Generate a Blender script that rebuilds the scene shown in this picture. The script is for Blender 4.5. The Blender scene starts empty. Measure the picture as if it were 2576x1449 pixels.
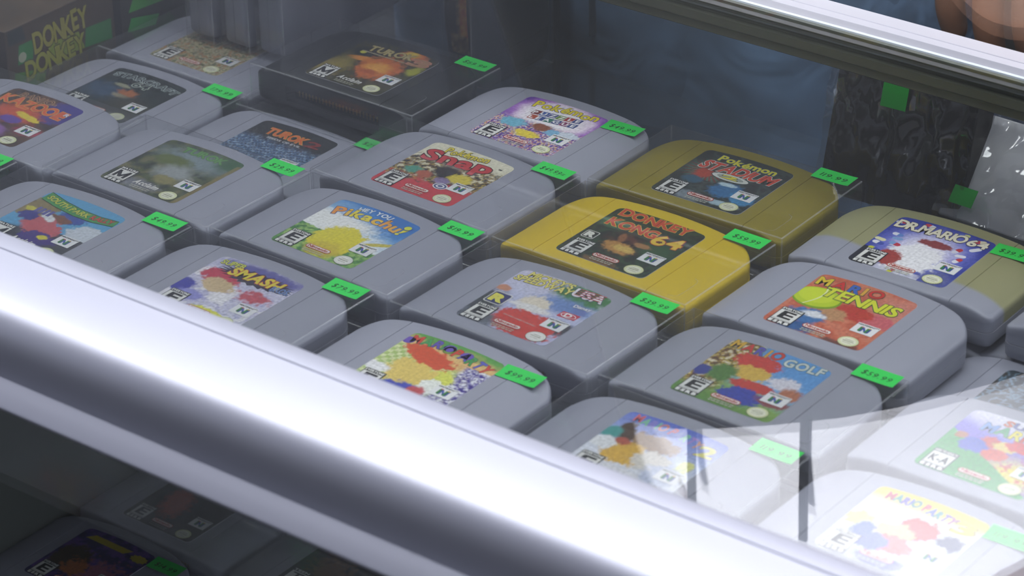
import bpy, bmesh, math, random
from mathutils import Vector, Matrix, noise
S = bpy.context.scene
COL = S.collection
MM = 0.001
random.seed(7)

# ---------------------------------------------------------------- camera, world, lights, exposure
cam = bpy.data.cameras.new('camera'); co = bpy.data.objects.new('camera', cam); COL.objects.link(co); S.camera = co
cam.sensor_width = 36; cam.lens = 7533.7 / 2576 * 36; cam.clip_start = .05; cam.clip_end = 60
co.location = (1.02997, -1.11771, .72257)
co.rotation_mode = 'XYZ'; co.rotation_euler = (1.07068855, .0164654518, .658058646)
cam.dof.use_dof = True; cam.dof.focus_distance = 1.58; cam.dof.aperture_fstop = 16
S.view_settings.view_transform = 'Standard'; S.view_settings.look = 'None'
S.view_settings.exposure = 1.9; S.view_settings.gamma = 1.0
try: S.view_settings.use_curve_mapping = False
except Exception: pass
S.cycles.transparent_max_bounces = 32
S.cycles.max_bounces = 8
S.cycles.caustics_reflective = False
W = bpy.data.worlds.new('world'); S.world = W; W.use_nodes = True
bg = W.node_tree.nodes['Background']; bg.inputs[0].default_value = (.50, .53, .63, 1); bg.inputs[1].default_value = .64

PANELS = [(-.85, -.35), (.35, -.35), (-.85, .95), (.45, .95), (-2.2, -.35), (-2.6, .8), (1.7, -.35), (1.7, .95)]
PANEL_E = 2.35
lp = bpy.data.lights.new('added_glare_spot', 'SPOT'); lp.energy = 185; lp.shadow_soft_size = .04; lp.spot_size = math.radians(24); lp.spot_blend = .7  # added, unseen spot: brightens white cloth so it reflects as glare in the glass
lo = bpy.data.objects.new('added_glare_spot', lp); COL.objects.link(lo); lo.location = (.55, -1.0, 1.70)
lo.rotation_euler = (Vector((.26, .24, .50)) - Vector(lo.location)).to_track_quat('-Z', 'Y').to_euler()


# ---------------------------------------------------------------- helpers
def lin(c):
    if isinstance(c, str):
        c = c.lstrip('#'); c = [int(c[i:i+2], 16) / 255 for i in (0, 2, 4)]
    return tuple((v / 12.92 if v <= .04045 else ((v + .055) / 1.055) ** 2.4) for v in c[:3])
def mat(name, color, rough=.5, metal=0., bump=0., bscale=400., vary=0., coat=0., spec=.5, emit=None, aniso=None):
    m = bpy.data.materials.new(name); m.use_nodes = True; nt = m.node_tree; b = nt.nodes['Principled BSDF']
    c = lin(color); b.inputs['Base Color'].default_value = (*c, 1); b.inputs['Roughness'].default_value = rough
    b.inputs['Metallic'].default_value = metal; b.inputs['Coat Weight'].default_value = coat; b.inputs['Specular IOR Level'].default_value = spec
    if bump or vary:
        tc = nt.nodes.new('ShaderNodeTexCoord'); n = nt.nodes.new('ShaderNodeTexNoise'); n.inputs['Scale'].default_value = bscale
        n.inputs['Detail'].default_value = 4; nt.links.new(tc.outputs['Object'], n.inputs['Vector'])
        if bump:
            bp = nt.nodes.new('ShaderNodeBump'); bp.inputs['Strength'].default_value = bump; bp.inputs['Distance'].default_value = .0004
            nt.links.new(n.outputs['Fac'], bp.inputs['Height']); nt.links.new(bp.outputs[0], b.inputs['Normal'])
        if vary:
            r = nt.nodes.new('ShaderNodeValToRGB'); r.color_ramp.elements[0].position = .3; r.color_ramp.elements[1].position = .7
            r.color_ramp.elements[0].color = (*[v * (1 - vary) for v in c], 1); r.color_ramp.elements[1].color = (*[min(1, v * (1 + vary)) for v in c], 1)
            nt.links.new(n.outputs['Fac'], r.inputs[0]); nt.links.new(r.outputs[0], b.inputs['Base Color'])
    if emit:
        b.inputs['Emission Color'].default_value = (1, 1, 1, 1); b.inputs['Emission Strength'].default_value = emit
    return m
def film(name, tint=(.975, .98, .985), rough=.04, haze=.02, refl=1.8, hazecol=(.8, .82, .86)):
    m = bpy.data.materials.new(name); m.use_nodes = True; nt = m.node_tree; nt.nodes.clear(); N = nt.nodes.new; L = nt.links.new
    out = N('ShaderNodeOutputMaterial'); tr = N('ShaderNodeBsdfTransparent'); tr.inputs[0].default_value = (*tint, 1)
    gl = N('ShaderNodeBsdfGlossy'); gl.inputs['Roughness'].default_value = rough
    df = N('ShaderNodeBsdfDiffuse'); df.inputs[0].default_value = (*hazecol, 1)
    lw = N('ShaderNodeLayerWeight'); lw.inputs[0].default_value = .5
    p = N('ShaderNodeMath'); p.operation = 'POWER'; p.inputs[1].default_value = 5; L(lw.outputs['Facing'], p.inputs[0])
    a = N('ShaderNodeMath'); a.operation = 'MULTIPLY_ADD'; a.inputs[1].default_value = .96 * refl * .8; a.inputs[2].default_value = .04 * refl; L(p.outputs[0], a.inputs[0])
    a.use_clamp = True
    m1 = N('ShaderNodeMixShader'); m1.inputs[0].default_value = haze; L(tr.outputs[0], m1.inputs[1]); L(df.outputs[0], m1.inputs[2])
    m2 = N('ShaderNodeMixShader'); L(a.outputs[0], m2.inputs[0]); L(m1.outputs[0], m2.inputs[1]); L(gl.outputs[0], m2.inputs[2]); L(m2.outputs[0], out.inputs[0])
    return m
def pmat():
    m = bpy.data.materials.new('label_print'); m.use_nodes = True; nt = m.node_tree; b = nt.nodes['Principled BSDF']
    a = nt.nodes.new('ShaderNodeAttribute'); a.attribute_name = 'Col'; nt.links.new(a.outputs['Color'], b.inputs['Base Color'])
    b.inputs['Roughness'].default_value = .38; b.inputs['Specular IOR Level'].default_value = .4
    return m
M = dict(
    grey=mat('cartridge_grey_plastic', '#9a9cab', .42, bump=.25, bscale=2500), grey_back=mat('cartridge_grey_back_plastic', '#9496a4', .5, bump=.2, bscale=2500),
    black=mat('cartridge_black_plastic', '#191b1f', .33, bump=.2, bscale=2500), yellow=mat('cartridge_yellow_plastic', '#dfbf04', .38, bump=.2, bscale=2500),
    gold=mat('cartridge_gold_plastic', '#9a8a14', .38, metal=.1, bump=.5, bscale=3500, vary=.12), dark=mat('dark_plastic', '#15181a', .5),
    copper=mat('connector_contacts', '#9a8048', .4, metal=.3), film=film('clear_plastic_film', haze=.014), edge=film('clear_plastic_edge', (.86, .87, .89), .08, .22, 2.2, (.9, .92, .96)), glass=film('pane_glass', (.94, .95, .945), .0, .004, 1.9),
    alu=mat('satin_aluminium', '#c6c8d6', .46, metal=.72, bump=.05, bscale=900), alu2=mat('aluminium_inner', '#dcdce6', .42, metal=.35, bump=.05, bscale=900),
    print=pmat(), sticker=mat('green_sticker_paper', '#2fdc55', .55), shelf=mat('shelf_board', '#34393a', .6), track=mat('glass_tint_track', '#6f7264', .4, metal=.4), board=mat('divider_laminate', '#5e635e', .6, bump=.1, bscale=300),
    white=mat('white_laminate', '#e9e8ea', .4), steel=mat('powder_steel', '#3a3c40', .5), diffuser=None)

class MB:
    """collects vertices and faces of ONE mesh, colours optional"""
    def __init__(s): s.v = []; s.f = []; s.c = []; s.use = False
    def add(s, vs, fs, col=None):
        o = len(s.v); s.v += [tuple(p) for p in vs]; s.f += [tuple(i + o for i in f) for f in fs]
        s.c += [col if col is not None else (1, 1, 1)] * len(vs)
        if col is not None: s.use = True
    def box(s, x0, y0, z0, x1, y1, z1, col=None):
        s.add([(x0, y0, z0), (x1, y0, z0), (x1, y1, z0), (x0, y1, z0), (x0, y0, z1), (x1, y0, z1), (x1, y1, z1), (x0, y1, z1)],
              [(0, 3, 2, 1), (4, 5, 6, 7), (0, 1, 5, 4), (1, 2, 6, 5), (2, 3, 7, 6), (3, 0, 4, 7)], col)
    def build(s, name, material, parent=None, smooth=None, bevel=0, segs=2, scale=MM):
        me = bpy.data.meshes.new(name); me.from_pydata([(a * scale, b * scale, c * scale) for a, b, c in s.v], [], s.f); me.validate()
        if bevel:
            bm = bmesh.new(); bm.from_mesh(me); bmesh.ops.bevel(bm, geom=bm.edges[:], offset=bevel * scale, segments=segs, affect='EDGES', profile=.5); bm.to_mesh(me); bm.free()
        if s.use:
            at = me.color_attributes.new('Col', 'FLOAT_COLOR', 'POINT')
            buf = [0.] * (4 * len(me.vertices))
            for i, c in enumerate(s.c[:len(me.vertices)]): buf[4*i:4*i+4] = [c[0], c[1], c[2], 1.]
            at.data.foreach_set('color', buf)
        if smooth:
            me.polygons.foreach_set('use_smooth', [True] * len(me.polygons)); me.set_sharp_from_angle(angle=math.radians(smooth))
        me.materials.append(material); me.update()
        o = bpy.data.objects.new(name, me); COL.objects.link(o)
        if parent: o.parent = parent
        return o
def tag(o, label=None, cat=None, group=None, kind=None):
    if label: o['label'] = label
    if cat: o['category'] = cat
    if group: o['group'] = group
    if kind: o['kind'] = kind
    return o
def empty(name, loc=(0, 0, 0), rot=(0, 0, 0)):
    o = bpy.data.objects.new(name, None); o.empty_display_size = .01; COL.objects.link(o); o.location = [v * MM for v in loc]; o.rotation_euler = rot
    return o
def inst(src, parent, name=None):
    o = src.copy(); COL.objects.link(o); o.parent = parent
    if name: o.name = name
    for ch in src.children: inst(ch, o)
    return o

# ---------------------------------------------------------------- glyphs (built-in font turned into mesh)
GL = {}
def load_glyphs(chars, offs):
    tmp = []
    for ch in chars:
        for of in offs:
            cu = bpy.data.curves.new('g', 'FONT'); cu.body = ch; cu.size = 1; cu.offset = of; cu.resolution_u = 3
            o = bpy.data.objects.new('g', cu); COL.objects.link(o); tmp.append((ch, of, o, cu))
    dg = bpy.context.evaluated_depsgraph_get(); dg.update()
    for ch, of, o, cu in tmp:
        me = o.evaluated_get(dg).to_mesh()
        GL[ch, of] = ([(v.co.x, v.co.y) for v in me.vertices], [tuple(p.vertices) for p in me.polygons])
        o.to_mesh_clear()
    for ch, of, o, cu in tmp: bpy.data.objects.remove(o); bpy.data.curves.remove(cu)
OF = (0., .012, .034, .066)
load_glyphs("ABCDEFGHIJKLMNOPQRSTUVWXYZabcdefghijklmnopqrstuvwxyz0123456789$.!'-=&é,", OF)
def adv(ch):
    if ch == ' ': return -.0, .32
    v = GL[ch, 0.][0]; xs = [p[0] for p in v]
    return min(xs), max(xs)
LZ = [0]
def text(mb, s, x0, y0, x1, y1, h, col, out=None, ow=.066, bold=.034, arc=0., shear=0., gap=.10, z=0., jit=0., colors=None, vert=None, cond=True):
    """text fitted on the line (x0,y0)-(x1,y1); h = capital height; arc = mid-rise; colours per letter possible"""
    ws = []; tot = 0
    for ch in s:
        if ch == ' ': ws.append((0, .28)); tot += .28; continue
        a, b = adv(ch); ws.append((a, b - a)); tot += b - a + gap
    tot -= gap
    dx, dy = x1 - x0, y1 - y0; Lg = math.hypot(dx, dy); sx = Lg / tot; sy = h / .70
    ux, uy = dx / Lg, dy / Lg; pen = 0; rnd = random.Random(len(s) * 7 + int(x0 * 10))
    k = 0
    for ch, (a, w) in zip(s, ws):
        if ch == ' ': pen += .28; continue
        mid = pen + w / 2; t = mid / tot
        ang = math.atan2(uy, ux) + (math.atan(4 * arc * (1 - 2 * t) / Lg) if arc else 0)
        rise = 4 * arc * t * (1 - t); j = rnd.uniform(-jit, jit) * h; ja = rnd.uniform(-jit, jit) * .5
        cx, cy = x0 + ux * mid * sx - uy * (rise + j), y0 + uy * mid * sx + ux * (rise + j)
        ca, sa = math.cos(ang + ja), math.sin(ang + ja)
        def put(of, c, zz):
            vs, fs = GL[ch, of]; P = []
            for px, py in vs:
                qx = (px - a - w / 2) * sx + shear * py * sy; qy = py * sy
                P.append((cx + ca * qx - sa * qy, cy + sa * qx + ca * qy, zz))
            mb.add(P, fs, lin(c))
        if out:
            if isinstance(out, (list, tuple)):
                for q, (oc, oo) in enumerate(out): put(oo, oc, z + .025 + .012 * q)
            else: put(ow, out, z + .025)
        put(bold, colors[k % len(colors)] if colors else col, z + .06)
        pen += w + gap; k += 1

# ---------------------------------------------------------------- cartridge body
def archy(x):           # top outline
    y = 73.6 - 3.6 * (abs(x) / 35) ** 2
    if abs(x) > 35: y = 70 - (abs(x) - 35) * .30
    e = abs(x) - 43.5
    if e > 0: r = 12.6; y -= r - math.sqrt(max(0, r * r - min(e, r - .2) ** 2))
    return y
def boty(x):
    e = abs(x) - 52.5; y = 2.2
    if e > 0: r = 3.6; y += r - math.sqrt(max(0, r * r - min(e, r - .2) ** 2))
    return y
ZT = 20.2
def prof(x):
    d = max(0, abs(x) - 37)
    return ZT - .0095 * d * d - (.012 * max(0, abs(x) - 48) ** 2)
def cart_meshes():
    xs = sorted(set([-55.6, -55.2, -54.6, -53.8, -52.8, -51.5, -50, -48, -46, -43.5, -41, -38.5, -36.5, -35.5, -35.22, -35.0, -34.78, -34.5, -32, -28, -22, -16, -10, -5, 0]))
    xs = xs + [-x for x in reversed(xs[:-1])]
    R = 14; g = []
    for x in xs:
        b, t = boty(x), archy(x); g.append([(x, b + (t - b) * j / (R - 1)) for j in range(R)])
    n = len(xs)
    def zt(x): return prof(x) - (.75 if abs(abs(x) - 35) < .1 else 0)
    V = []; F = []
    for i in range(n):
        for j in range(R): V.append((*g[i][j], zt(g[i][j][0])))
    for i in range(n - 1):
        for j in range(R - 1):
            a = i * R + j; F.append((a, a + R, a + R + 1, a + 1))
    loop = [i * R for i in range(n)] + [(n - 1) * R + j for j in range(1, R)] + [i * R + R - 1 for i in range(n - 2, -1, -1)] + [j for j in range(R - 2, 0, -1)]
    P = [V[i][:2] for i in loop]; K = len(P); NRM = []
    for k in range(K):
        a, b = P[k - 1], P[(k + 1) % K]; tx, ty = b[0] - a[0], b[1] - a[1]; l = math.hypot(tx, ty); NRM.append((ty / l, -tx / l))
    def ring(off, z, rel, slot=0, lip=0):
        out = []
        for k in range(K):
            x, y = P[k][0] + NRM[k][0] * off, P[k][1] + NRM[k][1] * off
            zz = (zt(P[k][0]) + z) if rel else z
            if slot and NRM[k][1] < -.95 and abs(x) < 33: y += slot
            out.append((x, y, zz))
        return out
    def stitch(V, F, rings, start=None):
        prev = start
        for r in rings:
            o = len(V); V += r; cur = [o + k for k in range(K)]
            if prev is not None:
                for k in range(K): F.append((prev[k], cur[k], cur[(k + 1) % K], prev[(k + 1) % K]))
            prev = cur
        return prev
    stitch(V, F, [ring(.9, -.18, 1), ring(1.6, -.6, 1), ring(2.05, -1.3, 1), ring(2.25, -2.4, 1), ring(2.3, 13.2, 0), ring(2.2, 12.6, 0, 0), ring(2.2, 12.5, 0, 5), ring(2.2, 8.2, 0, 5), ring(1.6, 8.0, 0, 5)], loop)
    fm = MB(); fm.add(V, F)
    V2 = []; F2 = []
    last = stitch(V2, F2, [ring(1.6, 8.0, 0, 5), ring(2.3, 7.7, 0, 5), ring(2.3, 4.2, 0, 5), ring(2.2, 4.1, 0), ring(2.1, 1.2, 0), ring(1.2, 0, 0)])
    F2.append(tuple(reversed(last)))
    bm_ = MB(); bm_.add(V2, F2)
    cn = MB(); cn.box(-31, 5.2, 5.2, 31, 6.0, 11.2)
    for i in range(24): cn.box(-29 + i * 2.5, 4.9, 6, -27.8 + i * 2.5, 5.2, 10.5)
    return fm, bm_, cn
FM, BMK, CN = cart_meshes()
SH = {}
def shells(color):
    if color not in SH:
        bc = 'grey_back' if color == 'grey' else color
        a = FM.build('front_shell', M[color], None, smooth=38); b = BMK.build('back_shell', M[bc], None, smooth=38); c = CN.build('connector', M['copper'], None)
        SH[color] = (a, b, c)
        return a, b, c, True
    return (*SH[color], False)

# ---------------------------------------------------------------- label print
YB, HX = 8.0, 27.3
def ltop(x): return 65.8 - 2.2 * (x / HX) ** 2
def inlabel(x, y):
    return -HX <= x <= HX and YB <= y <= ltop(x)
def label_base(mb, fn, nx=110, ny=110):
    R1 = 3.2; V = []; Cc = []
    for i in range(nx + 1):
        x = -HX + 2 * HX * i / nx; e = abs(x) - (HX - R1); d = R1 - math.sqrt(max(0, R1 * R1 - e * e)) if e > 0 else 0
        b, t = YB + d, ltop(x) - d
        for j in range(ny + 1):
            y = b + (t - b) * j / ny; V.append((x, y, 0)); k_ = 1 + .30 * nz(x, y, .75, 5.) + .18 * nz(x, y, 1.9, 9.); Cc.append(tuple(min(1, max(0, q_ * k_)) for q_ in fn(x, y)))
    F = [(i * (ny + 1) + j, (i + 1) * (ny + 1) + j, (i + 1) * (ny + 1) + j + 1, i * (ny + 1) + j + 1) for i in range(nx) for j in range(ny)]
    o = len(mb.v); mb.v += V; mb.f += [tuple(q + o for q in f) for f in F]; mb.c += Cc; mb.use = True
    # paper edge
    lp = [i * (ny + 1) for i in range(nx + 1)] + [nx * (ny + 1) + j for j in range(1, ny + 1)] + [i * (ny + 1) + ny for i in range(nx - 1, -1, -1)] + [j for j in range(ny - 1, 0, -1)]
    vs = []; fs = []; K = len(lp)
    for k in lp: vs.append((V[k][0], V[k][1], 0)); vs.append((V[k][0] * 1.004, 36 + (V[k][1] - 36) * 1.004, -.18))
    for k in range(K): a = 2 * k; b = 2 * ((k + 1) % K); fs.append((a, a + 1, b + 1, b))
    mb.add(vs, fs, lin('#b9bac4'))
def clipx(p): return (max(-HX + .1, min(HX - .1, p[0])), max(YB + .1, min(ltop(p[0]) - .15, p[1])))
def poly(mb, pts, col, z=.03): mb.add([(*clipx(p), z) for p in pts], [tuple(range(len(pts)))], lin(col))
def ell(mb, cx, cy, rx, ry, col, rot=0, z=.03, n=28, scal=0):
    pts = []
    for i in range(n):
        a = 2 * math.pi * i / n; k = 1 + (scal * (-1) ** i); x, y = rx * k * math.cos(a), ry * k * math.sin(a)
        pts.append((cx + x * math.cos(rot) - y * math.sin(rot), cy + x * math.sin(rot) + y * math.cos(rot)))
    poly(mb, pts, col, z)
def rrect(mb, x0, y0, x1, y1, r, col, z=.03):
    pts = []
    for cx, cy, a0 in ((x1 - r, y0 + r, -90), (x1 - r, y1 - r, 0), (x0 + r, y1 - r, 90), (x0 + r, y0 + r, 180)):
        for k in range(6): a = math.radians(a0 + 18 * k); pts.append((cx + r * math.cos(a), cy + r * math.sin(a)))
    poly(mb, pts, col, z)
def lines(mb, x0, y0, x1, rows, dy, h, col, z, seed=1):
    r = random.Random(seed)
    for k in range(rows):
        x = x0 + r.uniform(0, 1.2); y = y0 - k * dy
        while x < x1 - 1:
            w = r.uniform(.8, 2.4); poly(mb, [(x, y), (min(x + w, x1), y), (min(x + w, x1), y + h), (x, y + h)], col, z); x += w + .45
def furniture(mb, rating='E', word='EVERYONE', maker='nintendo', seal='#dfe3b4', dark='#1a1d22', sealdy=0, dy=0, lines_col='#b9b9a8', pill=True):
    z = .22
    # rating box
    x0, x1, y0, y1 = -24.6, -12.6, 7.2 + dy + 1.2, 24.6 + dy
    poly(mb, [(x0, y0), (x1, y0), (x1, y1), (x0, y1)], dark, z)
    poly(mb, [(x0 + .5, y0 + 3.2), (x1 - .5, y0 + 3.2), (x1 - .5, y1 - 2.9), (x0 + .5, y1 - 2.9)], '#e6e6e2', z + .02)
    text(mb, word, x0 + .6, y1 - 2.3, x1 - .6, y1 - 2.3, 1.7, '#f2f2ee', z=z + .02, bold=.034, gap=.14)
    text(mb, 'ESRB', x0 + .8, y0 + .5, x1 - .8, y0 + .5, 2.0, '#f2f2ee', z=z + .02, bold=.066, gap=.3)
    text(mb, 'CONTENT RATED BY', x0 + .8, y0 + 3.5, x1 - .8, y0 + 3.5, .7, '#44474c', z=z + .04, bold=.012, gap=.2)
    if rating == 'KA': text(mb, 'K-A', x0 + 1.6, y0 + 5.6, x1 - 1.6, y0 + 5.6, 5.6, '#202226', z=z + .04, bold=.034)
    elif rating == 'M':
        mx0, mx1, my0, my1 = x0 + 1.7, x1 - 1.7, y0 + 4.9, y0 + 12.4; cx = (mx0 + mx1) / 2
        for pts in ([(mx0, my0), (mx0 + 1.9, my0), (mx0 + 1.9, my1), (mx0, my1)], [(mx1 - 1.9, my0), (mx1, my0), (mx1, my1), (mx1 - 1.9, my1)],
                    [(mx0 + 1.4, my1), (mx0 + .8, my1 - 2.6), (cx - .9, my0 + .6), (cx + .5, my0 + .6), (cx + .5, my0 + 2.2)], [(mx1 - 1.4, my1), (cx - .5, my0 + 2.2), (cx - .5, my0 + .6), (cx + .9, my0 + .6), (mx1 - .8, my1 - 2.6)]): poly(mb, pts, '#17191c', z + .05)
    else:
        w = 3.1 if rating == 'E' else 3.9; cx = (x0 + x1) / 2
        text(mb, rating, cx - w, y0 + 5.5, cx + w, y0 + 5.5, 6.9, '#17191c', z=z + .04, bold=.034 if rating == 'E' else .012, shear=.06)
    # console logo box
    bx, by = 12.9, 22.8 + dy
    poly(mb, [(bx, by), (bx + 12, by), (bx + 12, by + 9.4), (bx, by + 9.4)], '#e9eaec', z)
    text(mb, 'NINTENDO', bx + .5, by + 7.5, bx + 9.6, by + 7.5, 1.15, '#23262b', z=z + .02, gap=.16); text(mb, '64', bx + 9.9, by + 8.1, bx + 11.5, by + 8.1, .8, '#23262b', z=z + .02)
    ix, iy = bx + 3.0, by + 1.4
    P = lambda pts, c, k=0: poly(mb, [(ix + a, iy + b) for a, b in pts], c, z + .02 + k * .02)
    P([(0, .7), (1.3, 0), (1.3, 4.3), (0, 4.9)], '#2f7d3a'); P([(1.3, 0), (2.2, .5), (2.2, 4.0), (1.3, 4.3)], '#23408f')
    P([(1.3, 4.3), (2.2, 4.6), (4.6, 1.0), (3.7, .3)], '#3a55a8', 1); P([(3.7, .4), (5.0, 0), (5.0, 4.3), (3.7, 4.7)], '#2f7d3a', 2); P([(5.0, 0), (5.9, .6), (5.9, 4.9), (5.0, 4.3)], '#23408f', 2)
    P([(0, 4.9), (1.3, 4.3), (2.2, 4.7), (.9, 5.2)], '#c23a2c', 3); P([(3.7, 4.7), (5.0, 4.3), (5.9, 4.9), (4.6, 5.3)], '#d8b12c', 3)
    # seal
    sx, sy = 18.4, 13.2 + dy * .4 + sealdy
    ell(mb, sx, sy, 5.3, 4.6, '#8d9060' if seal != '#e6e6df' else '#6c7c58', z=z, n=56, scal=.035); ell(mb, sx, sy, 5.05, 4.35, seal, z=z + .02, n=56, scal=.035); ell(mb, sx, sy, 3.9, 3.2, '#efefd8' if seal != '#e6e6df' else '#f1f1ec', z=z + .04)
    text(mb, 'Official', sx - 2.2, sy + .9, sx + 2.2, sy + .9, .75, '#8a8c6a', z=z + .06, bold=.012); text(mb, 'Nintendo', sx - 3, sy - .5, sx + 3, sy - .5, 1.0, '#77795c', z=z + .06, bold=.012); text(mb, 'Seal of Quality', sx - 2.4, sy - 1.9, sx + 2.4, sy - 1.9, .7, '#8a8c6a', z=z + .06, bold=.012)
    if maker == 'nintendo':
        y = 13 + dy * .6
        rrect(mb, -7.9, y, 7.9, y + 3.7, 1.84, '#c0392f', z); rrect(mb, -7.45, y + .4, 7.45, y + 3.3, 1.44, '#e9e3dc', z + .02)
        text(mb, 'Nintendo', -6.3, y + .95, 6.3, y + .95, 2.0, '#b4392f', z=z + .04, bold=.034)
    else:
        text(mb, 'Acclaim', -7.6, 13.6, 8.6, 13.6, 4.2, '#ecebe6', z=z, bold=.034, shear=.2, gap=.17)
    lines(mb, -7, 11.3 + dy * .6, 7, 2, 1.5, .75, lines_col, z, seed=3)

def nz(x, y, s, k=0.): return noise.fractal(Vector((x * s, y * s, k)), 1.0, 2.0, 3)
def mixc(a, b, t): t = max(0, min(1, t)); return tuple(a[i] * (1 - t) + b[i] * t for i in range(3))
def blob(c, x, y, cx, cy, rx, ry, col, soft=.25, rot=0., wob=.15, k=1.):
    dx, dy = x - cx, y - cy; cr, sr = math.cos(rot), math.sin(rot)
    u, v = (dx * cr + dy * sr) / rx, (-dx * sr + dy * cr) / ry
    d = math.sqrt(u * u + v * v) + (wob + .12) * nz(x, y, .28, cx) + .16 * nz(x, y, .9, cy)
    return mixc(c, lin(col), k * (1 + soft / 2 - d) / soft)
def ramp(cols, t):
    t = max(0, min(.9999, t)) * (len(cols) - 1); i = int(t); return mixc(lin(cols[i]), lin(cols[i + 1]), t - i)
def chaos(x, y, cols, s=.22, k=0., lo=.25, hi=.75): return ramp(cols, (nz(x, y, s, k) * .9 + .5 - lo) / (hi - lo))

# ---------------------------------------------------------------- label pictures (printed colour fields and lettering, no figures)
RB = ['#e2c12a', '#cf3b32', '#3f62b8', '#e0b13a', '#cf3b32', '#3f9a52', '#3f62b8', '#e2c12a', '#cf3b32', '#3f9a52']
def a_pika():
    def f(x, y):
        c = ramp(['#f2f4f4', '#e6edf2', '#8db9e2', '#3c86cd', '#2c76c4'], ((y - 34) + (x + 8) * .35 + 6 * nz(x, y, .12)) / 34)
        c = blob(c, x, y, -12, 44, 22, 8, '#f4f5f2', .6)
        if y < 30 + 2 * nz(x, 0, .3) - .12 * x: c = chaos(x, y, ['#3f7f3b', '#6ba44a', '#9cc06a'], .3)
        c = blob(c, x, y, 1, 27, 14.5, 15, '#e3d522', .12, wob=.12); c = blob(c, x, y, 2, 16, 10, 8, '#d2bd2a', .5)
        return blob(c, x, y, 22, 36, 9, 1.8, '#cfc14a', .3, rot=.5)
    def d(mb):
        text(mb, 'HEY YOU,', -12, 58.5, 9.5, 59.5, 3.6, '#e9eef2', '#4b77b4', arc=1.2)
        text(mb, 'Pikachu!', -21, 49, 21.5, 49.5, 8, '', [('#2f5ba5', .066)], arc=3, jit=.12, colors=['#ee9a35', '#efc033', '#f0dc35', '#f0dc35', '#f2c333', '#f0a733', '#efb433', '#e9e02d'])
        ell(mb, 22, 58.5, 2.6, 2.6, '#2f5ba5', z=.2); ell(mb, 22, 58.5, 2.0, 2.0, '#d9df2f', z=.24)
        furniture(mb, seal='#e6e6df')
    return f, d
def a_snap():
    def f(x, y):
        c = lin('#ebe6cd') if y > 40 else lin('#cd3440')
        c = mixc(c, chaos(x, y, ['#1e1a1e', '#6b5a2c', '#c9b53d', '#8a4b3c', '#2b4a45', '#e0d8b8'], .34), max(0, min(1, 3.2 - abs(y - 37 - .1 * x) / 4.6 + nz(x, y, .3))))
        c = blob(c, x, y, 1, 38, 8, 7, '#171216', .3); c = blob(c, x, y, -16, 31, 5.5, 4, '#4d9a84', .25); c = blob(c, x, y, -8, 30, 5, 4, '#b55a3e', .3)
        c = blob(c, x, y, 12, 36, 7, 5, '#ddc93a', .3); return blob(c, x, y, 5, 29, 5, 3.5, '#8d7aa8', .3)
    def d(mb):
        ell(mb, 8.4, 23.7, 4.4, 3.4, '#e9e7ea', z=.1)
        for k, r in enumerate((3.7, 2.6, 1.5)): ell(mb, 8.4, 23.7, r, r * .75, ['#4f5a8c', '#e9e7ea', '#4f5a8c'][k], z=.12 + .02 * k)
        text(mb, 'Snap', -22, 44, 19, 48.5, 12, '#cb2f3a', [('#3d1216', .066)], shear=-.05, jit=.05)
        text(mb, 'Pokémon', -15.5, 56, 11, 58.8, 6.2, '#e2cf2e', [('#26242c', .066)], jit=.1, z=.14)
        text(mb, 'TM', 20.6, 56.4, 22.8, 56.5, 1.3, '#333333', z=.1)
        furniture(mb)
    return f, d
def a_puz():
    def f(x, y):
        r = math.hypot((x - 1) / 22, (y - 48) / 17) + .1 * nz(x, y, .15)
        c = ramp(['#f4f0f6', '#ecdcf0', '#a772c8', '#5f2f9c'], (r - .72) / .75)
        if y < 40: c = mixc(c, chaos(x, y, ['#5b3a8e', '#e7d9ee', '#3f73b5', '#d23c4e', '#e6d05a', '#f3eff2', '#6b4aa6'], .42), (40 - y) / 5)
        c = blob(c, x, y, -15, 32, 8, 5.5, '#6fb6cf', .2); c = blob(c, x, y, 0, 24, 8, 4.2, '#e5cf3c', .2); c = blob(c, x, y, 2, 35, 6, 4, '#8a5038', .3)
        c = blob(c, x, y, 11, 33, 5, 3.5, '#7fb4d6', .2); return blob(c, x, y, 20, 35, 6, 4, '#cfd9e6', .2)
    def d(mb):
        for (x0, y0, x1, y1, w, cs) in ((-14, 46.6, 16.5, 50.6, 'PUZZLE', '#7d2f38 #3b5aa3 #2d3f86 #6c8f3a #a8393c #2d3f86'.split()), (-12.5, 41, 17.5, 44.4, 'LEAGUE', '#b0503c #2e4a92 #397a6c #2d3f86 #8a3a6c #39508f'.split())):
            for k in range(6):
                t0, t1 = k / 6, (k + .94) / 6; X = lambda t: (x0 + (x1 - x0) * t, y0 + (y1 - y0) * t)
                a, b = X(t0), X(t1); poly(mb, [(a[0], a[1] - .6), (b[0], b[1] - .6), (b[0], b[1] + 4.4), (a[0], a[1] + 4.4)], cs[k], .1)
            text(mb, w, x0 + .9, y0 + .2, x1 - 1.2, y1 + .2, 3.2, '#f0f0f2', z=.1, gap=.42)
        text(mb, 'Pokémon', -18.5, 54, 21.5, 57, 7.4, '#e6d42c', [('#f4eef8', .066), ('#4a2c84', .066)], jit=.1, arc=.8)
        furniture(mb)
    return f, d
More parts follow.
